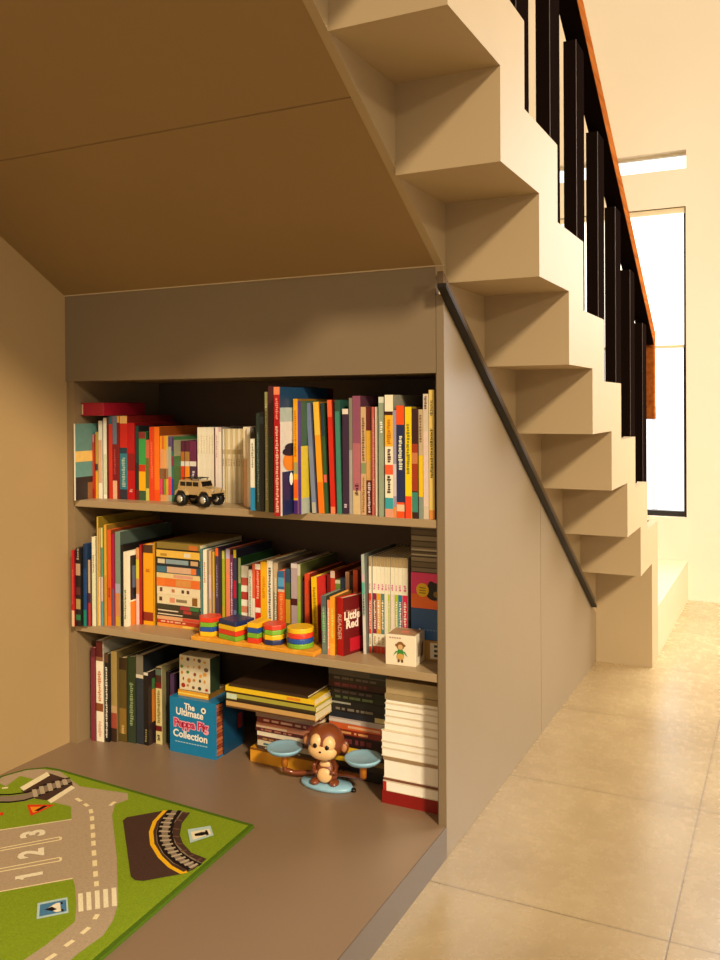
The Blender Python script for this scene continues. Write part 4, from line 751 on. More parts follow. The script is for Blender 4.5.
# red fairy tale book, turned a little so its cover shows
def little_red(b, wd, dep, ht):
    wm = mat('f3dcc4', rough=0.5)
    M = face(wd+0.0008, dep*0.33, ht*0.60, '+x')
    b.text('The story of', 0.009, mat('e58a78'), face(wd+0.0008, dep*0.35, ht*0.755, '+x'))
    b.text('Little\nRed', 0.027, wm, M, spacing=0.78, bold=0.0011)
    R = face(wd*0.5, -0.0010, ht*0.50, '-y') @ Matrix.Rotation(-PI/2, 4, 'Z')
    b.text('READER', 0.017, mat('f0c0a8'), R, bold=0.0003)
    b.quad([(wd+0.0005, dep*0.25, ht*0.05), (wd+0.0005, dep*0.7, ht*0.05), (wd+0.0005, dep*0.7, ht*0.28), (wd+0.0005, dep*0.25, ht*0.28)], mat('b8182a', rough=0.4))
a = math.radians(-17)
ox, oy = 0.8415 - 0.0205*math.cos(a), 0.0372 - 0.0205*math.sin(a)
o = book_mesh('book', 0.0205, 0.095, 0.1385, 'b5121a', [], None, (ox, oy, Z2), (0, 0, a), little_red)
tag(o, 'thick small red fairy tale book titled Little Red, angled on the middle shelf', 'book')

# flat lying books: a pile from the bottom up
def pile(x0, y0, w, d, z0, layers, cat_group, jitter=0.004):
    """layers: (thickness, colour, kind 'spine'|'pages', marks, label, dx, dw)"""
    z = z0
    for i, (t, col, kind, marks, label, dx, dw) in enumerate(layers):
        m = mat(col, rough=0.45, noise=0.08, scale=60)
        cb = min(0.0018, t*0.2)
        b = MB()
        jy = random.uniform(-jitter, jitter)
        W = w + dw
        b.box(0, W, 0, d, 0, cb, m); b.box(0, W, 0, d, t-cb-0.0003, t-0.0003, m)
        if kind == 'spine':
            b.box(0, W, 0, 0.0015, cb, t-cb-0.0003, m)
            px0, py0 = 0.0015, 0.0016
        else:
            b.box(0, 0.0015, 0, d, cb, t-cb-0.0003, m) if kind == 'pagesL' else b.box(0, W, d-0.0015, d, cb, t-cb-0.0003, m)
            px0, py0 = 0.0016, 0.0010
        for mk in marks:
            u0, u1, v0, v1, mc = mk
            b.quad([(W*u0, -0.0004, t*v0), (W*u1, -0.0004, t*v0), (W*u1, -0.0004, t*v1), (W*u0, -0.0004, t*v1)], mat(mc, rough=0.5, noise=0.1, scale=90))
        o = b.build('book', None, (x0+dx, y0+jy, z))
        pc = mat('fbf4e2', rough=0.8, noise=0.04, scale=30) if kind == 'pages' and col in WHITECOV else paper
        MB().box(px0, W-0.0016, py0, d-0.0018, cb+0.0001, t-cb-0.0004, pc).build('pages', o)
        tag(o, label, 'book', cat_group)
        z += t
    return z
WHITECOV = ('e9dcc0', 'c9b998', 'e4d6b8')
def scale(layers, total):
    s = total / sum(l[0] for l in layers)
    return [(l[0]*s,) + tuple(l[1:]) for l in layers]
def marks(seed, c, n=6, u0=.08, u1=.8):
    r = random.Random(seed); out = []; u = u0
    for i in range(n):
        a = u + r.uniform(.0, .05); bb = a + r.uniform(.03, (u1-u0)/n)
        out.append((a, bb, .3, .7, c)); u = bb
        if u > u1: break
    return out
# pile of picture books on the middle shelf (bottom to top)
G = 'pile of picture books on the middle shelf'
P2 = [
 (8, 'e8963c', 'spine', [(.6,.95,.2,.8,'f0d060')], 'orange yellow book, lowest of the flat pile on the middle shelf', 0, 0),
 (9, 'c03a22', 'spine', marks(1,'e8b890'), 'red book second from bottom of the flat middle shelf pile', 0, 0),
 (9, 'e0a878', 'spine', [(.6,1,.1,.9,'d84a34')], 'peach book with red right half in the flat middle shelf pile', 0, 0),
 (9, '3a2a20', 'spine', [(.02,.6,.35,.65,'e0d4b8')], 'dark book with white line low in the flat middle shelf pile', 0, 0),
 (9, '4a3a2a', 'spine', [(.02,.5,.35,.65,'e0d4b8'),(.62,.8,.1,.9,'b03a34')], 'brown book with white line in the flat middle shelf pile', 0, 0),
 (11, '3c3a28', 'spine', [(.55,.78,.1,.9,'a83a3c'),(.78,.98,.1,.9,'3a7a44')], 'dark book with crimson and green ends in the flat middle shelf pile', 0, 0),
 (24, 'e8d8b0', 'spine', [(.05,.12,.3,.7,'5a3a2a'),(.3,.42,.2,.7,'e09070'),(.45,.7,.3,.6,'8a7a5a'),(.82,.94,.1,.9,'8a5a20')], 'thick cream book with small pictures, middle of the flat pile', 0, 0),
 (20, 'ecdcb8', 'spine', [(.07,.13,.3,.8,'6a4a3a'),(.35,.42,.3,.7,'c07a50'),(.58,.64,.3,.7,'4a3a30'),(.7,.76,.3,.7,'5a3a30')], 'cream book with four dots, under the orange one of the pile', 0, 0),
 (20, 'e8722c', 'spine', [(.45,.8,.1,.9,'d8944c'),(.0,.2,.0,1,'ee7a2c')], 'orange book in the middle of the flat middle shelf pile', 0, 0),
 (12, 'e6cc8c', 'spine', [(.4,.85,.2,.8,'e0a088')], 'slim cream yellow book above the orange one of the pile', 0, 0),
 (18, '2a4a60', 'spine', [(.0,.22,.1,.9,'3f6e84'),(.24,.8,.1,.9,'d8b090'),(.8,.92,.1,.9,'e87a34')], 'slate and peach book fourth from the top of the flat pile', 0, 0),
 (18, '20262c', 'spine', [(.03,.2,.3,.9,'d8cba8'),(.22,.75,.3,.9,'8aa0a8'),(.8,.97,.3,.9,'d0a878')], 'dark book with pale grey label third from the pile top', 0, 0),
 (20, 'ecbc4c', 'spine', [(.0,1,.0,.14,'1c1410'),(.65,.8,.3,.8,'e8dcc0'),(.1,.25,.3,.6,'b08a30')], 'golden book second from the top of the flat middle shelf pile', 0, 0),
 (19, '8a7434', 'spine', [(.75,.95,.2,.8,'c8702c'),(.0,1,.0,.2,'241a10')], 'olive brown book on top of the flat middle shelf pile', 0, 0),
]
pile(0.2440, 0.084, 0.144, 0.20, Z2, scale(P2, 0.2290), G, 0.0015)
# left pile on the bottom shelf
G = 'left pile of books on the bottom shelf'
P3 = [
 (33, 'dc9a24', 'spine', [(.0,1,.85,1,'7a4a14')], 'thick golden book at the base of the left bottom shelf pile', -0.012, 0.01),
 (8, '4a3a2c', 'spine', marks(2,'c8c0a0'), 'dark book just above the golden base book, bottom shelf', .01, -.01),
 (12, 'd0c4a8', 'spine', [(.1,.4,.2,.6,'3a6a7a')], 'pale book with teal marks low in the left bottom shelf pile', .01, -.012),
 (9, '6a4028', 'spine', marks(3,'d0a070'), 'brown book with tan marks in the left bottom shelf pile', .008, -.01),
 (13, 'e2d6bc', 'spine', [(.0,1,.0,.3,'5a2a2a')], 'white book behind the left scale pan, bottom shelf pile', .012, -.014),
 (9, '4c1c1c', 'spine', marks(4,'a86a5a'), 'maroon book above the white one, left bottom shelf pile', .006, -.008),
 (12, 'c07a5c', 'spine', [(.0,.5,.1,.5,'e0c0a0')], 'terracotta book in the left bottom shelf pile', .01, -.01),
 (12, '7c2a24', 'spine', marks(5,'d8a890'), 'brick red book in the left bottom shelf pile', .01, -.012),
 (11, 'a08070', 'spine', [], 'dusty mauve book in the left bottom shelf pile', .006, -.006),
 (11, '5c2a26', 'spine', marks(6,'b08878'), 'dark rose book in the upper left bottom shelf pile', .008, -.008),
 (12, '7a5a44', 'spine', [(.0,1,.6,.9,'a88a68')], 'brown book highest of the narrow ones, left bottom shelf pile', .006, -.006),
]
zt = pile(0.538, 0.112, 0.195, 0.21, HP, scale(P3, 0.160), G)
P3b = [
 (15, 'c89c5c', 'spine', [(.0,1,.0,.2,'5a3a20'),(.0,1,.75,1,'2a1c14')], 'wide tan book under the yellow edged books, bottom shelf', 0, 0),
 (11, 'a8a03c', 'spine', [(.0,.12,.1,.9,'c8d8c0'),(.12,1,.0,.35,'3a2a14')], 'wide lime edged book below the top yellow book, bottom shelf', 0.002, 0),
 (12, 'e8c020', 'spine', [(.0,1,.0,.25,'3a2410'),(.7,.85,.4,.8,'e08a24')], 'wide bright yellow edged book topping the left bottom shelf pile', -.002, 0),
 (5, '3c2818', 'spine', [], 'thin dark picture book lying on the yellow edged books', .01, -.03),
]
pile(0.498, 0.045, 0.262, 0.27, zt, scale(P3b, 0.062), G, 0.002)
# middle pile on the bottom shelf
G = 'middle pile of books on the bottom shelf'
P4 = [
 (18, '17110f', 'spine', marks(7,'6a4a3a'), 'black book at the base of the middle bottom shelf pile', 0, 0),
 (9, '3a2a1c', 'spine', [], 'dark brown book under the yellow ones, middle bottom shelf pile', 0, 0),
 (10, 'e2b020', 'spine', [(.55,1,.0,1,'8a6a34')], 'lower yellow edged book behind the monkey scale', 0, 0),
 (6, '33180f', 'spine', [], 'thin dark book between two yellow edged books', 0, 0),
 (9, 'ecc02c', 'spine', [(.5,1,.0,1,'4a3018')], 'upper yellow edged book behind the monkey scale', 0, 0),
 (20, '2a1414', 'spine', marks(8,'703030'), 'dark maroon book behind the monkey head, bottom shelf', 0, 0),
 (9, '8a2c1c', 'spine', marks(9,'e0a060'), 'brick book behind the right scale pan', 0, 0),
 (10, 'd2602c', 'spine', [(.3,.8,.3,.7,'ecb080')], 'orange red book behind the right scale pan', 0, 0),
 (9, 'b8a89c', 'spine', [(.0,.5,.1,.6,'d8c8b8')], 'pale grey book above the orange red one, bottom shelf', 0, 0),
 (10, '20242c', 'spine', [(.72,.99,.1,.9,'c8b47c')], 'black case with tan end label in the middle bottom pile', 0, 0),
 (10, '181414', 'spine', marks(10,'7a7060'), 'black case with grey marks sixth from the pile top', 0, 0),
 (10, '1c1a18', 'spine', [(.0,.35,.4,.7,'a8a898')], 'black case with pale line fifth from the pile top', 0, 0),
 (10, '1c2018', 'spine', marks(11,'6a7a50'), 'black case with green grey marks in the middle bottom pile', 0, 0),
 (10, '141010', 'spine', marks(12,'5a4a4a'), 'plain black case fourth from the top, middle bottom pile', 0, 0),
 (12, '3a1418', 'spine', marks(13,'7a3038'), 'dark wine case third from the top, middle bottom pile', 0, 0),
 (10, '2c2420', 'spine', marks(14,'6a5a50'), 'dark brown case second from the top, middle bottom pile', 0, 0),
 (11, '5a5048', 'spine', [(.65,1,.2,.8,'2f3a3c')], 'grey case on top of the middle bottom shelf pile', 0, 0),
]
pile(0.752, 0.128, 0.178, 0.19, HP, scale(P4, 0.272), G, 0.003)
# right pile: pale page edges
G = 'pale thick books in the right pile of the bottom shelf'
P5 = [
 (28, '8a1410', 'spine', [], 'deep red book at the base of the right bottom shelf pile', -.003, .002),
 (22, 'e4d6b8', 'pages', [(.0,.06,.0,.9,'b02818')], 'white book resting on the deep red base book', 0, 0),
 (5, '7a4a34', 'spine', [], 'thin brown book low in the right bottom shelf pile', 0, 0),
 (40, 'e9dcc0', 'pages', [], 'thick white book third from bottom among the pale books', 0, 0),
 (7, 'a08460', 'spine', [], 'thin tan book in the middle of the right bottom pile', 0, 0),
 (18, 'e9dcc0', 'pages', [], 'white book directly above the thin tan book', -.004, 0.002),
 (14, 'e4d6b8', 'pages', [], 'white book second above the thin tan book', -.004, 0.002),
 (24, 'e9dcc0', 'pages', [], 'thick white book third above the thin tan book', -.004, 0.002),
 (16, 'e4d6b8', 'pages', [], 'white book with shadow line below, upper right pile', .002, 0),
 (15, 'e9dcc0', 'pages', [], 'white book fourth from the white top, right pile', .003, -.002),
 (15, 'e4d6b8', 'pages', [], 'white book third from the white top, right pile', .004, -.002),
 (13, 'e9dcc0', 'pages', [], 'white book second from the white top, right pile', .005, -.003),
 (9, 'e4d6b8', 'pages', [], 'uppermost white book just under the tan ones, right pile', .006, -.003),
 (12, 'a08a62', 'spine', [], 'lowest of three tan books topping the right bottom shelf pile', .006, -.003),
 (14, 'b09a70', 'spine', [], 'middle of three tan books topping the right bottom shelf pile', .008, -.004),
 (16, 'a8946c', 'spine', [], 'topmost tan book of the right bottom shelf pile', .008, -.004),
]
pile(0.9415, 0.046, 0.148, 0.22, HP, scale(P5, 0.291), G, 0.002)
# right end of the middle shelf: boxes with thin books over them
bx = thing('boxed_set', 'mustard box with white label under the blue box, right end of middle shelf', 'box', (0.997, 0.094, Z2))
b = MB().box(0, 0.094, 0, 0.16, 0, 0.047, mat('b88a3c', rough=0.5), ch=0.001)
b.quad([(0.045, -0.0006, 0.005), (0.075, -0.0006, 0.005), (0.075, -0.0006, 0.042), (0.045, -0.0006, 0.042)], mat('f0e2c4'))
for k in range(3): b.quad([(0.055, -0.001, 0.010+k*0.011), (0.066, -0.001, 0.010+k*0.011), (0.066, -0.001, 0.016+k*0.011), (0.055, -0.001, 0.016+k*0.011)], mat('3a2a1c'))
b.build('carton', bx)
bx = thing('boxed_set', 'dark blue box under the pink one at the right end of the middle shelf', 'box', (0.9935, 0.095, Z2+0.047))
b = MB().box(0, 0.1, 0, 0.16, 0, 0.0725, mat('2c5c94', rough=0.4), ch=0.001)
b.quad([(0.020, -0.0006, 0.022), (0.024, -0.0006, 0.022), (0.024, -0.0006, 0.026), (0.020, -0.0006, 0.026)], mat('e8e8e8'))
for k in range(8): b.quad([(0.032+k*0.008, -0.0006, 0.0225), (0.037+k*0.008, -0.0006, 0.0225), (0.037+k*0.008, -0.0006, 0.0255), (0.032+k*0.008, -0.0006, 0.0255)], mat('6a8ab0'))
b.build('carton', bx)
bx = thing('boxed_set', 'pink and orange box with yellow disc, right end of the middle shelf', 'box', (0.9935, 0.095, Z2+0.1197))
b = MB().box(0, 0.1, 0, 0.16, 0, 0.084, mat('f2407c', rough=0.4), ch=0.001)
b.quad([(0.001, -0.0006, 0.001), (0.099, -0.0006, 0.001), (0.099, -0.0006, 0.034), (0.001, -0.0006, 0.034)], mat('fa7430'))
def disc(cx, cz, r, m, y, n=24, sx=1.0):
    b.quad([(cx+r*sx*math.cos(2*PI*i/n), y, cz+r*math.sin(2*PI*i/n)) for i in range(n)], m)
disc(0.060, 0.042, 0.021, mat('1c1416'), -0.0009, sx=1.1)
disc(0.052, 0.058, 0.008, mat('1c1416'), -0.00085); disc(0.074, 0.058, 0.008, mat('1c1416'), -0.00085)
disc(0.064, 0.036, 0.007, mat('8a6a20'), -0.0012)
disc(0.030, 0.044, 0.016, mat('f4c41c'), -0.0014)
for k in range(3): b.quad([(0.022, -0.0018, 0.036+k*0.006), (0.038, -0.0018, 0.036+k*0.006), (0.038, -0.0018, 0.038+k*0.006), (0.022, -0.0018, 0.038+k*0.006)], mat('8a6a14'))
b.build('carton', bx)
PT = []
nm = ['lowest', 'second', 'third', 'fourth', 'fifth', 'sixth', 'seventh', 'eighth', 'topmost']
for k in range(9):
    PT.append((random.uniform(9, 13), ['8a7a64', '75664f', '9a8a70', '6a5a48'][k % 4], 'spine', [(.0,1,.0,.2,'4a3c2e')] + ([(.0,1,.3,.6,'c8bca0')] if k in (3, 4) else []),
      '%s of the thin grey books stacked on the pink box, middle shelf' % nm[k], 0, 0))
pile(0.9945, 0.096, 0.098, 0.16, Z2+0.2038, scale(PT, 0.112), 'thin grey books above the pink box', 0.001)

# white cube box with a little green figure
cb = thing('toy_box', 'white cube toy box with a small green clad figure on its front', 'toy box', (0.9583, 0.0256, Z2), (0, 0, math.radians(4)))
b = MB().box(0, 0.074, 0, 0.066, 0, 0.070, mat('efe2c4', rough=0.45, noise=0.02), ch=0.0012)
b.quad([(0.004, 0.004, 0.0703), (0.070, 0.004, 0.0703), (0.070, 0.062, 0.0703), (0.004, 0.062, 0.0703)], mat('b08a64'))
b.quad([(0.030, 0.022, 0.0706), (0.048, 0.022, 0.0706), (0.048, 0.038, 0.0706), (0.030, 0.038, 0.0706)], mat('e8806a'))
disc(0.037, 0.046, 0.0095, mat('8a5a2a'), -0.0010); disc(0.037, 0.043, 0.0060, mat('d8b078'), -0.0014)
disc(0.0275, 0.047, 0.003, mat('8a5a2a'), -0.0009); disc(0.0465, 0.047, 0.003, mat('8a5a2a'), -0.0009)
b.quad([(0.028, -0.0009, 0.022), (0.046, -0.0009, 0.022), (0.043, -0.0009, 0.037), (0.031, -0.0009, 0.037)], mat('3a8a34'))
b.quad([(0.019, -0.0011, 0.021), (0.029, -0.0011, 0.031), (0.031, -0.0011, 0.034), (0.026, -0.0011, 0.033)], mat('3a8a34'))
b.quad([(0.055, -0.0011, 0.021), (0.045, -0.0011, 0.031), (0.043, -0.0011, 0.034), (0.048, -0.0011, 0.033)], mat('3a8a34'))
disc(0.037, 0.021, 0.007, mat('d0a050'), -0.0013, sx=1.3)
b.quad([(0.030, -0.0011, 0.008), (0.035, -0.0011, 0.008), (0.036, -0.0011, 0.016), (0.031, -0.0011, 0.016)], mat('5a3a1c'))
b.quad([(0.039, -0.0011, 0.008), (0.044, -0.0011, 0.008), (0.043, -0.0011, 0.016), (0.038, -0.0011, 0.016)], mat('5a3a1c'))
for k in range(5): b.quad([(0.010+k*0.006, -0.0009, 0.062), (0.0145+k*0.006, -0.0009, 0.062), (0.0145+k*0.006, -0.0009, 0.0645), (0.010+k*0.006, -0.0009, 0.0645)], mat('b08a80'))
for k in range(7): b.quad([(0.0745, 0.012+k*0.003, 0.020), (0.0745, 0.0135+k*0.003, 0.020), (0.0745, 0.0135+k*0.003, 0.055-0.003*(k % 3)), (0.0745, 0.012+k*0.003, 0.055-0.003*(k % 3))], mat('7a6248'))
b.quad([(0.0745, 0.034, 0.012), (0.0745, 0.050, 0.018), (0.0745, 0.052, 0.050), (0.0745, 0.040, 0.045)], mat('6a3a24'))
b.build('carton', cb)

# blue boxed set on the bottom shelf
bs = thing('boxed_set', 'bright blue boxed book collection with white title, standing on the bottom shelf', 'box', (0.291, 0.077, HP))
b = MB()
BW, BD, BH = 0.151, 0.13, 0.148
blue = mat('0f78a8', rough=0.35)
b.box(0, BW, 0, 0.004, 0, BH, blue); b.box(0, 0.003, 0.004, BD, 0, BH, blue); b.box(0.003, BW-0.002, BD-0.003, BD, 0, BH, blue)
b.box(0.003, BW-0.002, 0.004, BD-0.003, 0, 0.003, blue); b.box(0.003, BW-0.002, 0.004, BD-0.003, BH-0.003, BH, blue)
b.box(BW-0.003, BW, 0.036, BD, 0, BH, mat('12405e', rough=0.35))
def T(s, x, z, size, c, sp=1.0, bold=0.0004, rot=-4):
    b.text(s, size, mat(c, rough=0.5), face(x, -0.0008, z, '-y') @ Matrix.Rotation(math.radians(rot), 4, 'Z'), spacing=sp, bold=bold)
T('The', 0.066, 0.127, 0.022, 'f2ead8', bold=0.0008)
T('Ultimate', 0.066, 0.110, 0.026, 'f2ead8', bold=0.0008, rot=-2)
b.text('Peppa Pig', 0.029, mat('f0a0b0'), face(0.070, -0.0006, 0.080, '-y'), bold=0.0032)
b.text('Peppa Pig', 0.029, mat('c8284c'), face(0.070, -0.0011, 0.080, '-y'), bold=0.0006)
T('Collection', 0.068, 0.050, 0.027, 'f2ead8', bold=0.0008, rot=-2)
for k in range(12): b.quad([(0.018+k*0.009, -0.0007, 0.029), (0.025+k*0.009, -0.0007, 0.029), (0.025+k*0.009, -0.0007, 0.0315), (0.018+k*0.009, -0.0007, 0.0315)], mat('a8c8d0'))
disc(0.112, 0.124, 0.008, mat('f0ead8'), -0.0007); disc(0.112, 0.124, 0.0035, mat('3a3a30'), -0.0011)
b.quad([(BW+0.0005, 0.10, 0.05), (BW+0.0005, 0.12, 0.05), (BW+0.0005, 0.12, 0.09), (BW+0.0005, 0.10, 0.09)], mat('a02a2a'))
b.build('slipcase', bs)
b = MB()
for k in range(14):
    b.box(0.006, BW-0.003, 0.006, 0.034, 0.005+k*0.0098, 0.005+k*0.0098+0.0078, mat(['a8562c', 'b8683c', '8a3c20'][k % 3], rough=0.5))
b.build('inner_books', bs)
# yellow book and patterned picture box on it
o = book_mesh('book', 0.100, 0.10, 0.0145, 'd89a2c', [('b', .35, .65, 'f0c860')], None, (0.306, 0.094, HP+BH), (0, 0, 0))
tag(o, 'yellow book lying flat on top of the bright blue boxed set', 'book')
pb = thing('picture_box', 'cream box patterned with tiny fruit pictures, standing on the blue boxed set', 'box', (0.306, 0.100, HP+BH+0.0145))
b = MB().box(0, 0.101, 0, 0.045, 0, 0.094, mat('dcd0b0', rough=0.5), ch=0.001)
rr = random.Random(5)
for i in range(5):
    for j in range(5):
        c = rr.choice(['8a3a24', '4a2a1c', 'c07a2c', '5a7a34', 'a8281c', '6a4a3a', 'd89a3c', '2c3a2c'])
        cx, cz = 0.012+i*0.019+rr.uniform(-.003, .003), 0.011+j*0.018+rr.uniform(-.003, .003)
        disc(cx, cz, rr.uniform(.0035, .0065), mat(c), -0.0009-0.0001*(i+j), n=9, sx=rr.uniform(.6, 1.3))
b.box(0.1012, 0.1016, 0.001, 0.044, 0.001, 0.093, mat('2a3a24'))
b.build('carton', pb)

# red book lying on the upright ones at top left
bb = MB().box(0.007, 0.082, 0, 0.17, 0, 0.036, mat('a01428', rough=0.45, noise=0.12), ch=0.002)
bb.box(0.0, 0.008, 0.003, 0.167, 0.004, 0.032, mat('e6c8a0', rough=0.7))
bb.box(0.0, 0.007, 0.0, 0.17, 0.032, 0.0358, mat('a01428')); bb.box(0.0, 0.007, 0.0, 0.17, 0.0002, 0.004, mat('a01428'))
o = bb.build('book', loc=(0.031, 0.026, Z1+0.2306), rot=(0, 0, 0))
tag(o, 'thick crimson book lying flat across the upright books, top left', 'book')
# dark picture books lying across the upright ones further along the shelves
def flat(x, y, z, w, d, t, col, label, rz=0.0):
    o = book_mesh('book', t, d, w, col, [])
    o.matrix_world = Matrix.Translation((x, y, z)) @ spin(rz) @ Matrix(((0,0,1,0),(0,1,0,0),(-1,0,0,t),(0,0,0,1)))
    tag(o, label, 'book')
# ---------------------------------------------------------------- toys
# toy pickup with monster wheels on the top shelf
car = thing('toy_truck', 'tan toy jeep with big black monster wheels on the top shelf', 'toy car', (0.432, 0.029, Z1), (0, 0, math.radians(-4)))
car.scale = (1.06, 1.06, 1.06)
tanm = mat('b89a68', rough=0.3, coat=0.4); blk = mat('0d0b0a', rough=0.5); chrome = mat('d8d0c0', rough=0.2, metal=0.6); glassm = mat('1a1614', rough=0.1)
WR = 0.0168
for sx_ in (-0.036, 0.036):
    for sy_ in (-0.024, 0.024):
        M = Matrix.Translation((sx_, sy_, WR)) @ Matrix.Rotation(PI/2, 4, 'X')
        b = MB().lathe([(0.009, -0.008), (0.0140, -0.0085), (WR, -0.0055), (WR, 0.0055), (0.0140, 0.0085), (0.009, 0.008)], blk, M, n=28)
        for k in range(14):
            a = 2*PI*k/14
            b.box(WR-0.001, WR+0.0006, -0.0018, 0.0018, -0.006, 0.006, blk, M @ Matrix.Rotation(a, 4, 'Z'))
        wh = b.build('wheel', car)
        MB().lathe([(0.002, -0.0095), (0.0085, -0.0088), (0.0088, 0.0), (0.0088, 0.0088), (0.002, 0.0095)], chrome, M, n=20).build('hub', wh)
b = MB()
prof = [(-0.052, 0.027), (0.052, 0.027), (0.054, 0.032), (0.053, 0.043), (0.024, 0.046), (0.019, 0.061), (-0.046, 0.062), (-0.052, 0.045)]
b.prism([(z, x) for x, z in prof], 'y', -0.021, 0.021, tanm)
for s_ in (-1, 1):
    for cx in (-0.036, 0.036):
        arch = [(cx-0.020, 0.026), (cx-0.017, 0.036), (cx-0.008, 0.041), (cx+0.008, 0.041), (cx+0.017, 0.036), (cx+0.020, 0.026), (cx+0.016, 0.026), (cx+0.012, 0.033), (cx+0.006, 0.037), (cx-0.006, 0.037), (cx-0.012, 0.033), (cx-0.016, 0.026)]
        y_ = 0.021 if s_ > 0 else -0.029
        b.prism([(z, x) for x, z in arch], 'y', y_, y_+0.008, tanm)
b.build('body', car, bevel=0.0008)
for x0_, x1_ in ((-0.043, -0.027), (-0.024, -0.006), (-0.003, 0.014)):
    for y_ in (-0.0216, 0.0211):
        MB().box(x0_, x1_, y_, y_+0.0005, 0.048, 0.058, glassm).build('window', car)
MB().prism([(0.0475, 0.0232+0.0006), (0.0595, 0.0192+0.0006), (0.0595, 0.0198+0.0006), (0.0475, 0.0238+0.0006)], 'y', -0.018, 0.018, glassm).build('windscreen', car)
b = MB().box(0.054, 0.0565, -0.022, 0.022, 0.027, 0.0315, blk); b.build('bumper', car)
for y_ in (-0.014, 0.014):
    MB().lathe([(0.0035, 0), (0.0035, 0.0015)], chrome, Matrix.Translation((0.0535, y_, 0.038)) @ Matrix.Rotation(PI/2, 4, 'Y'), n=14).build('headlight', car)
b = MB().tube([(-0.036, -0.022, WR), (-0.036, 0.022, WR)], 0.0025, blk).tube([(0.036, -0.022, WR), (0.036, 0.022, WR)], 0.0025, blk)
b.box(-0.042, 0.042, -0.010, 0.010, WR, 0.027, blk); b.build('chassis', car)
b = MB()
for y_ in (-0.016, 0.016): b.tube([(-0.042, y_, 0.0665), (0.014, y_, 0.0665)], 0.0012, blk)
for x_ in (-0.036, -0.012, 0.010): b.tube([(x_, -0.017, 0.0665), (x_, 0.017, 0.0665)], 0.0010, blk); b.tube([(x_, -0.016, 0.0612), (x_, -0.016, 0.0665)], 0.001, blk); b.tube([(x_, 0.016, 0.0612), (x_, 0.016, 0.0665)], 0.001, blk)
b.build('roof_rack', car)

# stacking toy on the middle shelf : board and painted wooden pieces
bd = MB().box(0, 0.362, 0, 0.074, 0, 0.011, wood_material('d9902c', 'eaa63c', 0.5), ch=0.002).build('stacking_board', loc=(0.420, -0.002+0.004, Z2))
tag(bd, 'long orange wooden base board of the stacking toy on the middle shelf', 'toy board')
R_, Y_, B_, G_, N_ = 'e03c22', 'f4be1c', '1f50a0', '7ab02c', '1c2c5c'
CN = {R_: 'red', Y_: 'yellow', B_: 'blue', G_: 'green', N_: 'navy'}
def poly(n, r, rot): return [(r*math.cos(rot+2*PI*i/n), r*math.sin(rot+2*PI*i/n)) for i in range(n)]
stacks = [
 ('hexagonal', 0.4560, poly(6, 0.0315, 0.2), [Y_, B_, G_, R_], 0.0118),
 ('square', 0.5370, poly(4, 0.0455, 0.55), [G_, R_, Y_, N_], 0.0124),
 ('rectangular', 0.6050, [(-0.016, -0.030), (0.016, -0.030), (0.016, 0.030), (-0.016, 0.030)], [R_, G_, B_, Y_], 0.0126),
 ('octagonal', 0.6500, poly(8, 0.0295, 0.39), [N_, Y_, G_, R_], 0.0122),
 ('round', 0.7240, poly(36, 0.0325, 0), [G_, B_, R_, Y_], 0.0122),
]
pos = ['lowest', 'second lowest', 'second highest', 'top']
for nme, cx, pg, cols, t in stacks:
    for k, c in enumerate(cols):
        b = MB().prism([(x, y) for x, y in pg], 'z', 0, t-0.0004, mat(c, rough=0.38, noise=0.03, coat=0.2))
        o = b.build('stacking_block', loc=(cx, 0.038, Z2+0.0112+k*t), bevel=0.0016)
        tag(o, '%s %s wooden block, %s piece in its %s stack on the board' % (CN[c], nme, pos[k], nme), 'toy block', 'wooden stacking blocks on the middle shelf')

# monkey balance scale on the bottom shelf
ms = thing('monkey_scale', 'brown toy monkey balance with two light blue pans on the bottom shelf', 'toy', (0.779, 0.066, HP))
brown = mat('7a3c1c', rough=0.35, coat=0.3); crm = mat('e8bc80', rough=0.4); pale = mat('8fbcd0', rough=0.35, coat=0.2); org = mat('c87a24', rough=0.4); bk = mat('120c0a', rough=0.2)
MB().lathe([(0.05, 0), (0.068, 0.001), (0.070, 0.006), (0.067, 0.011), (0.03, 0.013)], pale, Matrix.Identity(4), n=40, sy=0.52).build('base', ms)
# body (one continuous lathe) with limbs
R12 = Matrix.Rotation(math.radians(12), 4, 'Z')
b = MB().lathe([(0.006, 0.012), (0.022, 0.014), (0.029, 0.026), (0.028, 0.042), (0.021, 0.058), (0.014, 0.070), (0.012, 0.082)], brown, R12, n=28, sy=0.85)
body = b.build('body', ms)
MB().ball((0, -0.0185, 0.034), (0.019, 0.009, 0.018), crm, R12).build('belly', body)
MB().ball((0, -0.0135, 0.059), (0.014, 0.006, 0.009), crm, R12).build('chest', body)
for s_ in (-1, 1):
    MB().tube([(s_*0.016, -0.004, 0.066), (s_*0.029, -0.010, 0.054), (s_*0.026, -0.020, 0.042), (s_*0.016, -0.025, 0.044)], [0.006, 0.0065, 0.006, 0.005], brown, M=R12).build('arm', body)
    MB().ball((s_*0.024, -0.016, 0.017), (0.012, 0.016, 0.008), brown, R12).build('foot', body)
H = R12 @ Matrix.Translation((0, -0.004, 0.112)) @ Matrix.Rotation(math.radians(6), 4, 'Y')
hd = MB().ball((0, 0, 0), (0.046, 0.040, 0.043), brown, H, n=32, k=18).build('head', ms)
b = MB().ball((0, -0.024, -0.014), (0.036, 0.021, 0.023), crm, H, n=28, k=14)
b.ball((-0.014, -0.026, 0.006), (0.018, 0.0165, 0.020), crm, H, n=24).ball((0.014, -0.026, 0.006), (0.018, 0.0165, 0.020), crm, H, n=24)
b.build('face', hd)
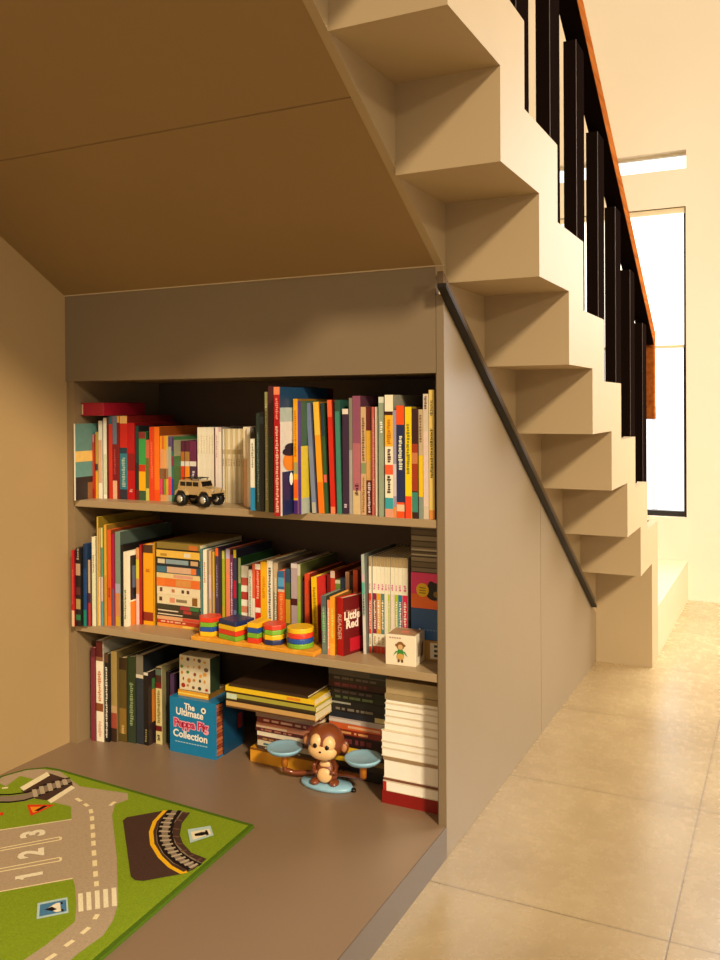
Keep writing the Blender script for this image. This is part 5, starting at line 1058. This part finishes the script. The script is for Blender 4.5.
for s_ in (-1, 1):
    MB().ball((s_*0.015, -0.0415, 0.002), (0.0052, 0.0035, 0.0062), bk, H, n=14).build('eye', hd)
    MB().ball((s_*0.047, 0.002, -0.006), (0.012, 0.007, 0.016), brown, H).build('ear', hd)
    MB().ball((s_*0.048, -0.005, -0.006), (0.007, 0.003, 0.010), mat('c08050'), H).build('inner_ear', hd)
MB().ball((0.0, -0.0455, -0.010), (0.0032, 0.002, 0.0022), bk, H, n=12).build('nose', hd)
# beam and pans
MB().tube([(-0.112, -0.012, 0.052), (-0.115, -0.008, 0.024), (-0.095, 0.004, 0.014), (-0.05, 0.010, 0.020), (0, 0.010, 0.030), (0.05, 0.010, 0.034), (0.095, 0.004, 0.036), (0.106, -0.008, 0.044), (0.106, -0.012, 0.065)], 0.0065, brown).build('beam', ms)
for px, pz in ((-0.112, 0.050), (0.106, 0.062)):
    MB().lathe([(0.008, pz-0.016), (0.0085, pz+0.010), (0.012, pz+0.020)], org, Matrix.Translation((px, -0.012, 0)), n=18).build('post', ms)
    MB().lathe([(0.012, pz+0.018), (0.038, pz+0.021), (0.0440, pz+0.028), (0.0450, pz+0.032), (0.0430, pz+0.0335), (0.038, pz+0.0315), (0.010, pz+0.031)], pale, Matrix.Translation((px, -0.012, 0)), n=40).build('pan', ms)
b = MB().lathe([(0.004, 0), (0.006, 0.001), (0.0058, 0.007), (0.003, 0.009)], bk, Matrix.Translation((0.074, 0.0, 0.0)), n=12); b.build('stopper', ms)

# ---------------------------------------------------------------- play mat
green = mat('83981f', rough=0.95, noise=0.32, scale=260, bump=0.8, bscale=500, spec=0.1)
def rugm(c): return mat(c, rough=0.95, noise=0.22, scale=240, bump=0.6, bscale=500, spec=0.1)
RM = dict(road=rugm('b09a7c'), asphalt=rugm('4a3328'), white=rugm('f0dfb8'), railbed=rugm('8a7862'), black=rugm('21150f'), tie=rugm('b8a68a'), line=rugm('ecd9a8'),
          paleblue=rugm('b4ccc4'), blue=rugm('4a7a9c'), cream=rugm('f0e0c0'), red=rugm('d83a18'), orange=rugm('f0941c'), yellow=rugm('f2b41c'), rust=rugm('6a4a38'))
ZR = HP + 0.0078
outl = [(0.022, -0.245), (0.045, -0.190), (0.085, -0.158), (0.125, -0.154), (0.7357, -0.1879), (0.7609, -0.6965), (0.7900, -1.35), (0.022, -1.35)]
def inset(pg, d):
    n = len(pg); out = []
    A = sum(pg[i][0]*pg[(i+1)%n][1]-pg[(i+1)%n][0]*pg[i][1] for i in range(n))
    s_ = 1 if A > 0 else -1
    for i in range(n):
        p0, p1, p2 = Vector(pg[i-1]), Vector(pg[i]), Vector(pg[(i+1) % n])
        a = (p1-p0).normalized(); c = (p2-p1).normalized()
        na = Vector((-a.y, a.x))*s_; nc = Vector((-c.y, c.x))*s_
        m_ = (na+nc).normalized(); k = d / max(0.3, m_.dot(na))
        out.append(tuple(p1+m_*k))
    return out
b = MB()
b.prism(outl, 'z', HP+0.0004, ZR-0.0006, rugm('4f6a14'))
inn = inset(outl, 0.010)
b.prism(inn, 'z', ZR-0.0007, ZR, green)
h = ZR + 0.0002
def clip(poly_):      # keep the pattern on the mat: clip against the inner outline (convex)
    pts = [Vector(p) for p in poly_]
    lim = inn if sum(inn[i][0]*inn[(i+1)%len(inn)][1]-inn[(i+1)%len(inn)][0]*inn[i][1] for i in range(len(inn))) > 0 else inn[::-1]
    for i in range(len(lim)):
        A, B = Vector(lim[i]), Vector(lim[(i+1) % len(lim)])
        e = B-A
        ins = lambda p: e.x*(p.y-A.y) - e.y*(p.x-A.x) >= -1e-9
        out = []
        for k in range(len(pts)):
            p, q = pts[k-1], pts[k]
            if ins(p) != ins(q):
                d1 = e.x*(p.y-A.y) - e.y*(p.x-A.x); d2 = e.x*(q.y-A.y) - e.y*(q.x-A.x)
                out.append(p + (q-p)*(d1/(d1-d2)))
            if ins(q): out.append(q)
        pts = out
        if len(pts) < 3: return None
    return pts
for i, (k, pg) in enumerate(RUG):
    pg2 = clip(pg)
    if not pg2: continue
    area = sum(pg2[j].x*pg2[(j+1)%len(pg2)].y-pg2[(j+1)%len(pg2)].x*pg2[j].y for j in range(len(pg2)))
    if area < 0: pg2 = pg2[::-1]
    b.quad([(p[0], p[1], h + 0.000012*i) for p in pg2], RM[k])
up = Vector((-0.675, -0.738)); rt = Vector((-0.738, 0.675))
for s_, c_ in (('3', (0.3301, -0.4292)), ('2', (0.3925, -0.4915)), ('1', (0.4551, -0.5544))):
    rt_ = -rt if False else rt
    M = Matrix(((rt_.x, up.x, 0, c_[0]), (rt_.y, up.y, 0, c_[1]), (0, 0, 1, h+0.0016), (0, 0, 0, 1)))
    b.text(s_, 0.066, RM['cream'], M, bold=0.0028)
p_ = Vector((0.4551, -0.5544)) + up*0.0235
q_ = p_ - rt*0.011 - up*0.010
nn = (q_-p_).normalized(); nn = Vector((-nn.y, nn.x))*0.003
b.quad([(v.x, v.y, h+0.0017) for v in (p_+nn, p_-nn, q_-nn, q_+nn)], RM['cream'])
# more of the road map on the part of the mat outside the picture
b.quad([(0.25, -1.25, h), (0.62, -1.25, h), (0.62, -1.12, h), (0.25, -1.12, h)], RM['road'])
rug = b.build('play_mat')
tag(rug, 'green children road map play mat lying on the taupe platform', 'play mat')

# ---------------------------------------------------------------- camera
yaw, pit, rol = 0.4568, 0.0069, 0.006
F0 = Vector((-math.sin(yaw), math.cos(yaw), 0)); R0 = Vector((math.cos(yaw), math.sin(yaw), 0)); U0 = Vector((0, 0, 1))
F = F0*math.cos(pit) - U0*math.sin(pit); U1 = F0*math.sin(pit) + U0*math.cos(pit)
Rr = R0*math.cos(rol) - U1*math.sin(rol); U = R0*math.sin(rol) + U1*math.cos(rol)
cd = bpy.data.cameras.new('camera'); cam = bpy.data.objects.new('camera', cd); C.objects.link(cam)
M = Matrix.Identity(4)
for i in range(3):
    M[i][0] = Rr[i]; M[i][1] = U[i]; M[i][2] = -F[i]
M.translation = Vector((1.8019, -1.7899, 1.0))
cam.matrix_world = M
cd.sensor_fit = 'HORIZONTAL'; cd.sensor_width = 36.0; cd.lens = 868.5868/720*36.0
cd.shift_x = -(365.07-360)/720; cd.shift_y = (411.416-480)/720
cd.clip_start = 0.02
S.camera = cam

# ---------------------------------------------------------------- light
W = bpy.data.worlds.new('world'); S.world = W; W.use_nodes = True
bg = W.node_tree.nodes['Background']
bg.inputs['Color'].default_value = (1.0, 0.85, 0.67, 1); bg.inputs['Strength'].default_value = WORLD
def area(loc, target, size, power, col, name, sy=None):
    l = bpy.data.lights.new(name, 'AREA'); l.energy = power; l.color = col; l.size = size
    if name == 'landing_fill_light': l.spread = math.radians(40)
    if sy: l.shape = 'RECTANGLE'; l.size_y = sy
    o = bpy.data.objects.new(name, l); C.objects.link(o)
    o.location = loc
    o.rotation_euler = (Vector(target)-Vector(loc)).to_track_quat('-Z', 'Y').to_euler()
    return o
for a_ in LIGHTS: area(*a_)
for SUN in SUNS:
  l = bpy.data.lights.new('key_sun', 'SUN'); l.energy = SUN[0]; l.angle = math.radians(SUN[1]); l.color = SUN[2]
  o = bpy.data.objects.new('key_sun', l); C.objects.link(o)
  o.rotation_euler = Vector(SUN[3]).to_track_quat('-Z', 'Y').to_euler(); o.location = (3, -3, 3)
S.view_settings.view_transform = 'Standard'
S.view_settings.look = 'None'
S.view_settings.exposure = EXPO
